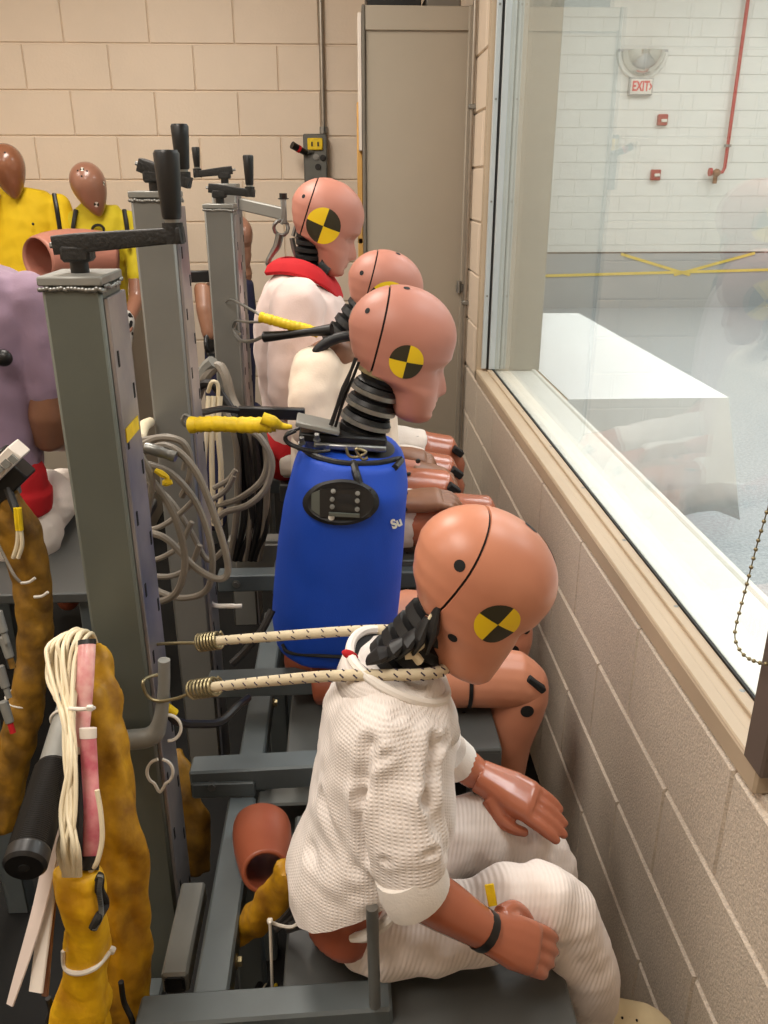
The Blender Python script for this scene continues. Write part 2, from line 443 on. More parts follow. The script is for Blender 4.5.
def head(root, C, L, pitch, yaw, face, m, seam=-.21, markers=(), holes=(), roll=0, slim=1.0, white=False, H=1.18, soft=False, egg=False):
    Mx = Matrix.Translation(C) @ Matrix.Rotation(R(yaw), 4, 'Z') @ Matrix.Rotation(R(roll), 4, 'X') @ Matrix.Rotation(R(pitch), 4, 'Y') @ Matrix.Scale(L, 4)
    full = egg_mesh() if egg else head_mesh(face, slim, 1.0, H, soft)
    bvh = BVHTree.FromBMesh(full)
    if seam is None:
        full.transform(Mx); h = obj('head', full, m, root)
    else:
        fr = full.copy(); cut(fr, seam + .009, True); fr.transform(Mx); h = obj('head', fr, m, root)
        cp = full; cut(cp, seam - .009, False); cp.transform(Mx); obj('skull_cap', cp, m, h)
        core = head_mesh(face, slim, .968, H, soft); core.transform(Mx); obj('seam_liner', core, M['black_matt'], h)
    for (v, rad, spin) in markers:
        obj('target_marker', patch(bvh, Mx, v, rad, spin=R(spin)), [M['white_mark'] if white else M['yellow'], M['olive_black']], h,
            label=('white' if white else 'yellow') + ' and black quartered target marker')
    for (v, rad) in holes:
        obj('bolt_hole', patch(bvh, Mx, v, rad, off=.003, rings=2, seg=14), [M['black_matt'], M['black_matt']], h, label='dark round bolt hole')
    return h, Mx
def hand(root, wrist, d, palm_n, size, m, curl=.5, thumb=1, mitten=False, voxel=.0028, smooth=3):
    """hand with palm, four unequal curled fingers and a thumb leaving the side of the palm; d = wrist-to-knuckle direction, palm_n = palm normal"""
    d = Vector(d).normalized(); nrm = Vector(palm_n); nrm = (nrm - d * nrm.dot(d)).normalized(); s = d.cross(nrm).normalized() * thumb
    Wr = Vector(wrist); k = size; bm = NB()
    loft(bm, [(Wr - d * .06 * k, .13 * k, .17 * k), (Wr + d * .08 * k, .13 * k, .19 * k), (Wr + d * .28 * k, .13 * k, .23 * k), (Wr + d * .48 * k, .11 * k, .23 * k), (Wr + d * .54 * k, .08 * k, .21 * k)], 16, s, 2.4)
    ln = [.40, .46, .43, .34]; of = [.165, .055, -.055, -.16]; fr = .066 if mitten else .056
    for i in range(4):
        p = Wr + d * .46 * k + s * of[i] * k; ang = R(14); pts = [p]
        cur = p
        for j, f in enumerate((.46, .32, .24)):
            dd = d * math.cos(ang) + nrm * math.sin(ang)
            cur = cur + dd * ln[i] * f * k; pts.append(cur); ang += curl * (1.0 + .15 * i)
        rr = fr * k
        tube(bm, pts, [rr, rr * 1.0, rr * .92, rr * .72], 10, True, 4)
        ell(bm, pts[-1], (rr * .72,) * 3, 10)
    tb = Wr + d * .12 * k + s * .17 * k + nrm * .03 * k
    tp = [tb, tb + d * .16 * k + s * .10 * k + nrm * .06 * k, tb + d * .31 * k + s * .10 * k + nrm * .10 * k, tb + d * .43 * k + s * .06 * k + nrm * .13 * k]
    tube(bm, tp, [.085 * k, .075 * k, .064 * k, .05 * k], 10, True, 4); ell(bm, tp[-1], (.05 * k,) * 3, 10)
    return organic('hand', bm, m, root, voxel, smooth)
def bungee(name, label, pts, r, spring_pts, hook_pts, group=None, end_pts=None):
    t = thing(name, Vector(pts[0]), label, 'bungee cord', group)
    bm = NB(); tube(bm, pts, r, 12); rp = obj('rope', bm, M['rope'], t)
    ps = cat_rom(pts, 10); bm = NB(); acc = 0
    for i in range(1, len(ps)):                                    # dark flecks woven in the sheath
        acc += (ps[i] - ps[i - 1]).length
        if acc > .014:
            acc = 0; tt = (ps[i] - ps[i - 1]).normalized(); a = tt.orthogonal().normalized(); b = tt.cross(a)
            for kk in range(5):
                th = kk * 2 * math.pi / 5 + i * .7
                o = a * math.cos(th) + b * math.sin(th); e = a * math.cos(th + .6) + b * math.sin(th + .6)
                tube(bm, [ps[i] + o * r * .97, ps[i] + e * r * 1.0 + tt * .005], .0011, 5, False)
    f = obj('fleck', bm, M['rope_fleck'], rp); f['kind'] = 'stuff'
    bm = NB(); tube(bm, helix(spring_pts[0], spring_pts[1], r * 1.75, 7, 14), .0022, 6, False); obj('spring', bm, M['brass'], t)
    bm = NB(); tube(bm, hook_pts, .0026, 8); obj('hook', bm, M['brass'], t)
    return t
def screw(parent, p, nrm, r, m, name='bolt', h=.006):
    bm = NB(); p = Vector(p); n = Vector(nrm).normalized()
    cyl(bm, p - n * .002, p + n * h, r, seg=6); cyl(bm, p - n * .001, p + n * .0015, r * 1.4, seg=14)
    return obj(name, bm, m, parent, False)
def clone(o, parent, delta):
    c = o.copy(); COL.objects.link(c); c.parent = parent; c.location = Vector(o.location) + Vector(delta)
    WL[c.name] = wl(o); return c
def cable(pts, r, m, label, group=None, name='cable'):
    bm = NB(); tube(bm, pts, r, 8, True, 8)
    o = obj(name, bm, m, None)
    return props(o, label, 'cable', group)
def zip_tie(parent, c, axis, r, wdt=.0022, m=None, tail=None, squash=1.0):
    """a flat nylon ring round axis with its square lock and tail"""
    a = Vector(axis).normalized(); u = a.orthogonal().normalized(); v = a.cross(u); bm = NB(); c = Vector(c)
    pts = [c + u * r * math.cos(2 * math.pi * i / 24) + v * r * squash * math.sin(2 * math.pi * i / 24) for i in range(25)]
    tube(bm, pts, wdt, 6, False)
    return obj('zip_tie', bm, m or M['ziptie'], parent)

# ================================================================== SETTING
WX, FY, CEIL = .545, 4.62, 3.0          # window wall face, far wall face, ceiling height
LX, BY = -3.2, -1.6
HX, HY0, HY, HC = 8.2, -2.0, 11.5, 4.6  # the hall beyond the glass
Y0, Y1, Z0, Z1 = .905, 3.38, .859, 2.75  # window opening
def struct(name, bm, m, smooth=False):
    return props(obj(name, bm, m, None, smooth), kind='structure')
def slab(name, lo, hi, m):
    bm = NB(); c = [(a + b) / 2 for a, b in zip(lo, hi)]; s = [b - a for a, b in zip(lo, hi)]
    box(bm, c, s); return struct(name, bm, m)
slab('floor', (LX, BY, -.1), (.76, FY + .25, 0), M['floor'])
slab('ceiling', (LX, BY, CEIL), (.76, FY + .25, CEIL + .1), M['ceiling'])
slab('wall_left', (LX - .15, BY, 0), (LX, FY + .25, CEIL), M['block'])
slab('wall_back', (LX, BY - .15, 0), (.76, BY, CEIL), M['block'])
far = slab('wall_far', (LX, FY + .004, 0), (.76, FY + .2, CEIL), M['block'])
# window wall round the opening (one mesh), its blocks are children
bm = NB()
def bb(lo, hi): box(bm, [(a + b) / 2 for a, b in zip(lo, hi)], [b - a for a, b in zip(lo, hi)])
bb((WX + .004, BY, 0), (.75, FY, Z0)); bb((WX + .004, Y1, Z0), (.75, FY, CEIL)); bb((WX + .004, BY, Z0), (.75, Y0 - .05, CEIL)); bb((WX + .004, Y0 - .05, Z1), (.75, Y1, CEIL))
side = struct('wall_right', bm, M['block_side'])
_bc = {}
def block_mesh(wd, ht, m, dp):
    k = (round(wd, 3), round(ht, 3), m.name, dp)
    if k in _bc: return _bc[k]
    b = NB(); x, z, c = wd / 2, ht / 2, .004
    f = [b.verts.new(p) for p in ((-x, 0, -z), (x, 0, -z), (x, 0, z), (-x, 0, z))]
    g = [b.verts.new(p) for p in ((-x + c * .3, -dp * .55, -z + c * .3), (x - c * .3, -dp * .55, -z + c * .3), (x - c * .3, -dp * .55, z - c * .3), (-x + c * .3, -dp * .55, z - c * .3))]
    h = [b.verts.new(p) for p in ((-x + c, -dp, -z + c), (x - c, -dp, -z + c), (x - c, -dp, z - c), (-x + c, -dp, z - c))]
    for p, q in ((f, g), (g, h)):
        for i in range(4): b.faces.new((p[i], p[(i + 1) % 4], q[(i + 1) % 4], q[i]))
    b.faces.new(h); b.faces.new(f[::-1])
    bmesh.ops.recalc_face_normals(b, faces=b.faces[:])
    me = bpy.data.meshes.new('block'); b.to_mesh(me); b.free(); me.materials.append(m); _bc[k] = me
    return me
def blocks(parent, along, u0, u1, z0, z1, fixed, m, phase=0, zoff=0, gap=.007, dp=.008, hole=None, j=.4):
    BW, BH = .4064, .2032
    L = wl(parent); r = int((z0 - zoff) // BH) if z0 > zoff else 0
    k = 0
    while zoff + k * BH < z1 - .02:
        za, zb = max(z0, zoff + k * BH), min(z1, zoff + (k + 1) * BH)
        if k == 0: za = z0
        k += 1
        if zb - za < .03: continue
        u = u0 - ((phase + (k % 2) * BW / 2) % BW)
        while u < u1:
            ua, ub = max(u0, u), min(u1, u + BW); u += BW
            if ub - ua < .03: continue
            segs = [(ua, ub)]
            if hole and za >= hole[2] - .05 and zb <= hole[3] + .3:
                segs = [s for s in ((ua, min(ub, hole[0])), (max(ua, hole[1]), ub)) if s[1] - s[0] > .03]
            for (a, b) in segs:
                me = block_mesh(b - a - gap * j, zb - za - gap, m, dp)
                o = bpy.data.objects.new('block', me); COL.objects.link(o); o.parent = parent
                off = dp + random.uniform(-.0008, .0008)
                if along == 'X': p = Vector(((a + b) / 2, fixed + dp - .004, (za + zb) / 2))
                else:
                    p = Vector((fixed + dp - .004, (a + b) / 2, (za + zb) / 2)); o.rotation_euler = (0, 0, R(-90))
                o.location = p - L
blocks(far, 'X', -2.6, WX, 0, CEIL, FY, M['block'], phase=.345, gap=.006)
blocks(side, 'Y', .3, FY, 0, Z0 + .004, WX, M['block_side'], phase=.17, zoff=.036, gap=.007)
blocks(side, 'Y', Y1 + .012, FY, Z0 + .004, CEIL, WX, M['block'], phase=.1, zoff=.036 + .2032 * 4 + .01, gap=.006)
# hall beyond the glass
slab('floor_hall', (.76, HY0, -.1), (HX, HY + .2, 0), M['hall_floor'])
slab('ceiling_hall', (.76, HY0, HC), (HX, HY + .2, HC + .1), M['hall_wall'])
hall = slab('wall_hall_far', (.76, HY + .004, .73), (HX, HY + .2, HC), M['hall_wall'])
slab('wall_hall_lower', (.76, HY - .012, 0), (HX, HY + .2, .715), M['hall_grey'])
slab('trim_1', (.76, HY - .016, .715), (HX, HY + .1, .73), M['frame_dark'])
slab('wall_hall_right', (HX, HY0, 0), (HX + .2, HY + .2, HC), M['hall_wall'])
slab('wall_hall_back', (.76, HY0 - .2, 0), (HX, HY0, HC), M['hall_wall'])
slab('wall_hall_near', (.60, FY + .25, 0), (.76, HY + .2, HC), M['hall_wall'])
slab('wall_hall_upper', (.62, HY0, CEIL), (.76, FY + .25, HC), M['hall_wall'])
blocks(hall, 'X', 2.3, 5.9, .73, 3.75, HY, M['hall_wall'], phase=.1, zoff=.73 - .2032 * 4 + .09, gap=.003, dp=.0025)
# window: frame (room side) with sill, gasket, pane and hall-side lining
bm = NB()
box(bm, (WX + .0215, (Y0 + Y1) / 2, .8795), (.063, Y1 - Y0 + .06, .041), None, .004)      # sill rail
box(bm, (WX + .0215, Y1 + .005, (Z0 + Z1) / 2), (.063, .028, Z1 - Z0), None, .003)        # far jamb
win = struct('window_1', bm, M['frame'])
bm = NB(); box(bm, (WX + .003, (Y0 + Y1) / 2, .9005), (.024, Y1 - Y0 + .02, .006), None, .0025); obj('sill_bead', bm, M['frame'], win, False)
bm = NB(); box(bm, (WX + .044, (Y0 + Y1) / 2, .902), (.020, Y1 - Y0, .009), None, .0015); obj('glazing_bead', bm, M['frame'], win, False)
bm = NB(); box(bm, (WX + .0565, (Y0 + Y1) / 2, .904), (.005, Y1 - Y0, .012)); obj('gasket', bm, M['gasket'], win, False)
bm = NB(); box(bm, (WX + .010, Y0 - .022, 1.82), (.05, .05, 1.84), None, .003); obj('near_jamb', bm, M['frame_dark'], win, False, label='near jamb coloured dark for shadow')  # the jamb's shadow is painted in with the darker frame colour
bm = NB(); box(bm, (WX - .002, Y1 - .004, (.91 + Z1) / 2), (.012, .009, Z1 - .91)); obj('jamb_gasket', bm, M['gasket'], win, False)
bm = NB(); box(bm, (WX + .02, Y1 - .012, (.91 + Z1) / 2), (.02, .02, Z1 - .91), None, .002); gj = obj('jamb_bead', bm, M['frame_grey'], win, False, label='pale grey metal jamb bead')
bm = NB(); box(bm, (WX + .034, Y1 - .016, (.91 + Z1) / 2), (.005, .018, Z1 - .91)); obj('jamb_gasket', bm, M['gasket'], win, False)
bm = NB(); box(bm, (WX + .05, Y1 - .02, (.91 + Z1) / 2), (.024, .03, Z1 - .91), None, .002); obj('jamb_bead', bm, M['frame_grey'], win, False, label='pale grey metal jamb bead')
s0 = None
for y in (1.05, 1.32, 1.62, 1.95, 2.3, 2.7, 3.1):
    if s0 is None:
        b = NB(); cyl(b, (WX + .048, y, .905), (WX + .048, y, .9068), .0045, seg=10); s0 = obj('screw', b, M['steel'], win); ys = y
    else: clone(s0, win, (0, y - ys, 0))
s1 = None
for z in (1.2, 1.55, 1.9, 2.2, 2.5):
    b = NB(); cyl(b, (WX + .02, Y1 - .0215, z), (WX + .02, Y1 - .024, z), .004, seg=10); obj('screw', b, M['steel'], win)
bm = NB(); box(bm, (WX + .063, (Y0 + Y1) / 2, (.895 + Z1) / 2), (.008, Y1 - Y0, Z1 - .895)); obj('pane', bm, M['glass'], win, False)
bm = NB(); box(bm, (.70, (Y0 + Y1) / 2, .884), (.175, Y1 - Y0 + .02, .03), None, .003); obj('hall_sill', bm, M['sill_white'], win, False, label='white sill on the hall side of the glass')
bm = NB(); box(bm, (.772, (Y0 + Y1) / 2, .880), (.02, Y1 - Y0 + .1, .05), None, .005); obj('sill_nosing', bm, M['sill_white'], win, False)
bm = NB(); box(bm, (.70, Y1 - .003, (.9 + Z1) / 2), (.19, .02, Z1 - .9), None, .002); obj('hall_jamb', bm, M['jamb'], win, False)
# ================================================================== HALL THINGS
t = thing('table', (1.31, 4.72, 0), 'long banquet table standing behind the window glass', 'table')
bm = NB(); box(bm, (1.31, 4.72, .728), (.72, 2.46, .03), None, .004); obj('tabletop', bm, M['wood'], t)
for sx in (-.3, .3):
    for sy in (-1.0, 1.0):
        bm = NB(); cyl(bm, (1.31 + sx, 4.72 + sy, 0), (1.31 + sx, 4.72 + sy, .713), .016); obj('leg', bm, M['steel'], t)
bm = NB(); N = 96; rows = [(.003, 0), (.0, .012), (-.012, .2), (-.012, .36), (-.012, .52)]
hx, hy = .352, 1.24
def ring_pt(i, e):
    u = i / N * 4; q = int(u) % 4; f = u - int(u)
    if q == 0: x, y = -hx + 2 * hx * f, -hy
    elif q == 1: x, y = hx, -hy + 2 * hy * f
    elif q == 2: x, y = hx - 2 * hx * f, hy
    else: x, y = -hx, hy - 2 * hy * f
    return x, y
prev = None
for (ex, dz) in rows:
    vs = []
    for i in range(N):
        x, y = ring_pt(i, ex); u = i / N * 4; f = u - int(u)
        cor = max(0, 1 - min(f, 1 - f) / .16)
        out = dz * (.05 + .20 * cor ** 2) + .012 * math.sin(i * 2.1) * dz * 2
        n = Vector((x / hx if abs(abs(x) - hx) < .01 else 0, y / hy if abs(abs(y) - hy) < .01 else 0))
        if cor > 0: n = Vector((math.copysign(1, x), math.copysign(1, y)))
        n.normalize() if n.length else None
        dd = dz * (1 - .05 * math.sin(i * .9)) + .05 * cor * dz
        vs.append(bm.verts.new((1.31 + x + n.x * out, 4.72 + y + n.y * out, .7475 - dd + (0 if dz else .001))))
    if prev:
        for i in range(N): bm.faces.new((prev[i], prev[(i + 1) % N], vs[(i + 1) % N], vs[i]))
    else: bm.faces.new(vs[::-1])
    prev = vs
o = props(obj('tablecloth', bm, M['tablecloth'], None), 'white cloth draped over the long table behind the glass', 'tablecloth')
sd = o.modifiers.new('thickness', 'SOLIDIFY'); sd.thickness = .002
# exit sign
t = thing('exit_sign', P(640, 95, 11.49), 'small white EXIT sign on the hall wall under the dome mirror', 'sign')
e = P(640, 87, 11.47)
bm = NB(); box(bm, (e.x, 11.46, e.z), (.30, .07, .20), None, .012); bx = obj('housing', bm, M['hall_grey'], t)
bm = NB(); box(bm, (e.x + .0, 11.42, e.z), (.27, .012, .17), None, .004); obj('face', bm, M['white_mark'], t)
fc = bpy.data.curves.new('t', 'FONT'); fc.body = 'EXIT'; fc.size = .155; fc.extrude = .003; fc.align_x = 'CENTER'; fc.align_y = 'CENTER'
fo = bpy.data.objects.new('t', fc); COL.objects.link(fo)
def text_mesh(body, size, depth=.001, bold=0):
    fc = bpy.data.curves.new('t', 'FONT'); fc.body = body; fc.size = size; fc.extrude = depth; fc.offset = bold; fc.align_x = 'CENTER'; fc.align_y = 'CENTER'
    fo = bpy.data.objects.new('t', fc); COL.objects.link(fo)
    dg = bpy.context.evaluated_depsgraph_get(); me = bpy.data.meshes.new_from_object(fo.evaluated_get(dg))
    bpy.data.objects.remove(fo); me.materials.clear(); return me
bpy.data.objects.remove(fo)
me = text_mesh('EXIT', .135, .003, .003); me.transform(Matrix.Translation((e.x - .01, 11.412, e.z)) @ Matrix.Rotation(R(90), 4, 'X') @ Matrix.Diagonal((.78, 1.15, 1, 1)))
mesh_obj('lettering', me, mat('exit_red', (226, 48, 56), .5), t, False, 'red EXIT lettering')
bm = NB(); a = e.x + .118
for dz in (-1, 1): beam(bm, (a - .016, 11.412, e.z + dz * .034), (a + .008, 11.412, e.z), .006, .016, 0)
obj('arrow', bm, bpy.data.materials['exit_red'], t, False)
# half dome mirror
d = P(642, 52, 11.5)
t = thing('dome_mirror', d, 'silver half-dome safety mirror on the hall wall above the exit sign', 'mirror')
bm = NB(); q = bmesh.ops.create_uvsphere(bm, u_segments=32, v_segments=16, radius=.27)
bmesh.ops.bisect_plane(bm, geom=bm.verts[:] + bm.edges[:] + bm.faces[:], plane_co=(0, 0, 0), plane_no=(0, 0, 1), clear_outer=True)
bmesh.ops.bisect_plane(bm, geom=bm.verts[:] + bm.edges[:] + bm.faces[:], plane_co=(0, 0, 0), plane_no=(0, 1, 0), clear_outer=True)
bmesh.ops.translate(bm, verts=bm.verts, vec=(d.x, 11.49, d.z)); obj('dome', bm, M['mirror'], t)
bm = NB(); tube(bm, [Vector((d.x + .29 * math.cos(math.pi + math.pi * i / 16), 11.475, d.z + .29 * math.sin(math.pi + math.pi * i / 16))) for i in range(17)], .03, 8, False); obj('rim', bm, M['hall_wall'], t)
bm = NB(); box(bm, (d.x, 11.47, d.z + .01), (.62, .05, .03), None, .005); obj('top_bar', bm, M['hall_grey'], t)
for (px, py, nm, lb) in ((662, 120, 'alarm_strobe', 'small red alarm strobe high on the hall wall, the one nearer the ceiling'), (655, 175, 'alarm_pull_station', 'small red pull station on the hall wall, lower of the two red boxes')):
    c = P(px, py, 11.48); t = thing(nm, c, lb, 'fire alarm')
    bm = NB(); box(bm, (c.x, 11.465, c.z), (.125, .06, .13), None, .01); obj('case', bm, M['alarm_red'], t)
    bm = NB(); box(bm, (c.x + .01, 11.425, c.z + (-.01 if nm[6] == 's' else .0)), (.07, .03, .035), None, .006); obj('white_bar', bm, M['white_mark'], t)
# red sprinkler pipe with valve
a, b = P(749, -30, 11.42), P(727, 172, 11.42); 
t = thing('sprinkler_pipe', (a.x, 11.42, b.z), 'thin red pipe running down the hall wall to a bronze valve', 'pipe')
vx = (a.x + b.x) / 2
bm = NB(); tube(bm, [(vx, 11.42, 4.58), (vx, 11.42, b.z + .05), (vx - .02, 11.42, b.z), (vx - .10, 11.41, b.z - .01)], .022, 10, False); obj('riser', bm, M['red_paint'], t)
v = P(715, 179, 11.40); bm = NB(); cyl(bm, (vx - .08, 11.4, b.z - .01), (v.x - .06, 11.4, b.z - .01), .032); cyl(bm, (v.x, 11.4, b.z), (v.x, 11.4, b.z - .14), .028); ell(bm, (v.x, 11.38, b.z - .01), (.05, .045, .05)); obj('valve', bm, M['bronze'], t)
bm = NB(); loft(bm, [((v.x - .06, 11.4, b.z), .05, .05), ((v.x - .09, 11.4, b.z), .05, .05)], 16); obj('handwheel', bm, M['red_paint'], t)
bm = NB(); loft(bm, [((vx, 11.42, P(730, 147, 11.42).z), .045, .045), ((vx, 11.42, P(730, 147, 11.42).z + .03), .045, .045)], 14); obj('pipe_clamp', bm, M['steel'], t)
# yellow safety tape on the lower hall wall
for pts, lb in (([(540, 276), (768, 270), (830, 268)], 'long level strip of yellow tape on the lower hall wall'), ([(621, 254), (690, 275)], 'yellow tape strip slanting down to the right on the hall wall'), ([(674, 275), (755, 253)], 'yellow tape strip slanting up to the right on the hall wall')):
    bm = NB(); a, b = P(*pts[0], 11.478), P(*pts[-1], 11.478); beam(bm, a, b, .006, .035, 0)
    props(obj('safety_tape', bm, M['tape'], None, False), lb, 'tape')
# ================================================================== NEAR ROOM FURNITURE
# tall grey metal cabinet
t = thing('metal_cabinet', (.28, 4.2, 0), 'tall plain grey-beige metal cabinet in the corner beside the window', 'cabinet')
bm = NB(); box(bm, (.315, 4.03, 1.135), (.43, .56, 2.25), None, .004); obj('carcass', bm, M['cab'], t)
bm = NB(); box(bm, (.315, 3.746, 2.215), (.43, .012, .085), None, .003); obj('top_rail', bm, M['cab'], t)
bm = NB(); box(bm, (.094, 4.02, 1.135), (.012, .57, 2.25), None, .003); obj('door', bm, M['cab_dark'], t)
bm = NB(); box(bm, (.519, 3.745, 1.135), (.022, .03, 2.25), None, .004); obj('corner_post', bm, M['cab'], t)
bm = NB(); box(bm, (.315, 4.03, .02), (.41, .54, .04)); obj('plinth', bm, M['cab_dark'], t)
k = P(466, 288, 3.72); bm = NB(); box(bm, (k.x - .012, 3.735, k.z), (.06, .02, .03), None, .003); cyl(bm, (k.x - .032, 3.722, k.z - .02), (k.x - .032, 3.722, k.z + .03), .009); obj('latch', bm, M['steel'], t)
t = props(obj('folder', (lambda b: (box(b, (.077, 3.84, P(363, 175, 3.84).z), (.022, .03, .56), None, .003), b)[1])(NB()), M['wood'], None), 'upper yellow document holder on the side of the metal cabinet', 'folder', None)
props(obj('folder', (lambda b: (box(b, (.0775, 3.84, P(363, 240, 3.84).z - .12), (.022, .03, .26), None, .003), b)[1])(NB()), M['wood'], None), 'lower yellow document holder on the side of the metal cabinet', 'folder', None)
c = P(364, 85, 3.84); bm = NB(); box(bm, (.080, 3.86, c.z), (.014, .16, .5), None, .002); props(obj('clipboard', bm, M['paper'], None), 'thin white clipboard hanging on the cabinet side near its top', 'clipboard')
bm = NB(); box(bm, (.22, 4.0, 2.30), (.22, .3, .08), None, .006); props(obj('storage_box', bm, M['black'], None), 'black box lying on top of the metal cabinet', 'box')
bm = NB(); box(bm, (.42, 4.0, 2.29), (.14, .3, .06), None, .006); props(obj('storage_box', bm, M['cab_dark'], None), 'grey box on top of the metal cabinet beside the black box', 'box')
# conduit in the corner
t = thing('conduit', (.527, 3.7, 0), 'vertical galvanised conduit between the cabinet and window wall', 'conduit')
bm = NB(); cyl(bm, (.527, 3.70, .42), (.527, 3.70, 2.99), .009); obj('pipe', bm, M['conduit'], t)
for z in (1.13, 1.9): bm = NB(); box(bm, (.527, 3.695, z), (.03, .024, .018), None, .003); obj('strap', bm, M['steel'], t)
bm = NB(); box(bm, (.51, 3.70, .40), (.06, .07, .05), None, .004); obj('foot', bm, M['steel'], t)
# electrical box + conduit on the far wall
u = P(322, 60, FY); e0, e1 = P(303, 134, FY - .06), P(328, 190, FY - .06); ec = (e0 + e1) / 2
t = thing('wall_conduit', (u.x, FY - .03, e0.z), 'slim grey conduit running down the far block wall to the switch box', 'conduit')
bm = NB(); cyl(bm, (u.x, FY - .022, e0.z + .01), (u.x, FY - .022, 2.99), .013); obj('pipe', bm, M['conduit'], t)
bm = NB(); cyl(bm, (u.x, FY - .022, e0.z + .005), (u.x, FY - .022, e0.z + .035), .02, seg=8); obj('coupling', bm, M['steel'], t)
t = thing('switch_box', (ec.x, FY - .06, e1.z), 'grey electrical switch box with a yellow outlet on the far wall', 'electrical box')
bm = NB(); box(bm, (ec.x, FY - .045, ec.z), (e1.x - e0.x, .08, e0.z - e1.z), None, .006); obj('housing', bm, M['box_grey'], t)
q = P(315, 144, FY - .1); bm = NB(); box(bm, (q.x, FY - .09, q.z), (.075, .016, .055), None, .004); ol = obj('outlet', bm, M['tie_yellow'], t, label='yellow outlet')
for dx in (-.015, .015): bm = NB(); box(bm, (q.x + dx, FY - .099, q.z), (.008, .006, .02)); obj('slot', bm, M['black'], ol)
for (px, py) in ((316, 157), (323, 158), (318, 167)): q = P(px, py, FY - .09); screw(t, (q.x, FY - .085, q.z), (0, -1, 0), .011, M['steel'] if px < 318 else M['black'], 'button', .012)
a, b = P(306, 153, FY - .1), P(292, 145, FY - .14); bm = NB(); cyl(bm, a, b, .014, .018); pl = obj('plug', bm, M['black'], t); bm = NB(); cyl(bm, a + (b - a) * .45, a + (b - a) * .6, .0175, .018); obj('red_band', bm, M['red'], pl)
bm = NB(); cyl(bm, (P(308, 152, FY - .1)), P(313, 152, FY - .08), .01); obj('plug_socket', bm, M['box_grey'], t)
# window blind ball chain
t = thing('blind_chain', P(745, 660, .95), 'loop of beaded blind chain hanging in front of the near window end', 'blind chain')
def PX(px, py, X):
    d = _rm @ Vector(((px - 384) / FPX, (512 - py) / FPX, -1))
    return EYE + d * (X / d.x)
pts = [PX(x, y, .52) for x, y in ((775, 480), (768, 508), (757, 545), (748, 580), (740, 610), (735, 632), (737, 645), (745, 656), (757, 662), (769, 663))]
pts += [Vector((.52, .85, 1.10)), Vector((.52, .835, 1.2)), Vector((.52, .83, 1.5)), Vector((.52, .88, 1.75)), Vector((.52, .925, 1.5))]
ps = cat_rom(pts + [pts[0]], 8)
bm = NB(); tube(bm, ps, .0009, 6, False); obj('cord', bm, M['brass'], t)
bead = None; acc = 0
for i in range(1, len(ps)):
    acc += (ps[i] - ps[i - 1]).length
    if acc >= .0125:
        acc = 0
        if bead is None:
            b = NB(); ell(b, ps[i], (.0028,) * 3, 10); bead = obj('bead', b, M['brass'], t); bp0 = ps[i]
        else: clone(bead, t, ps[i] - bp0)
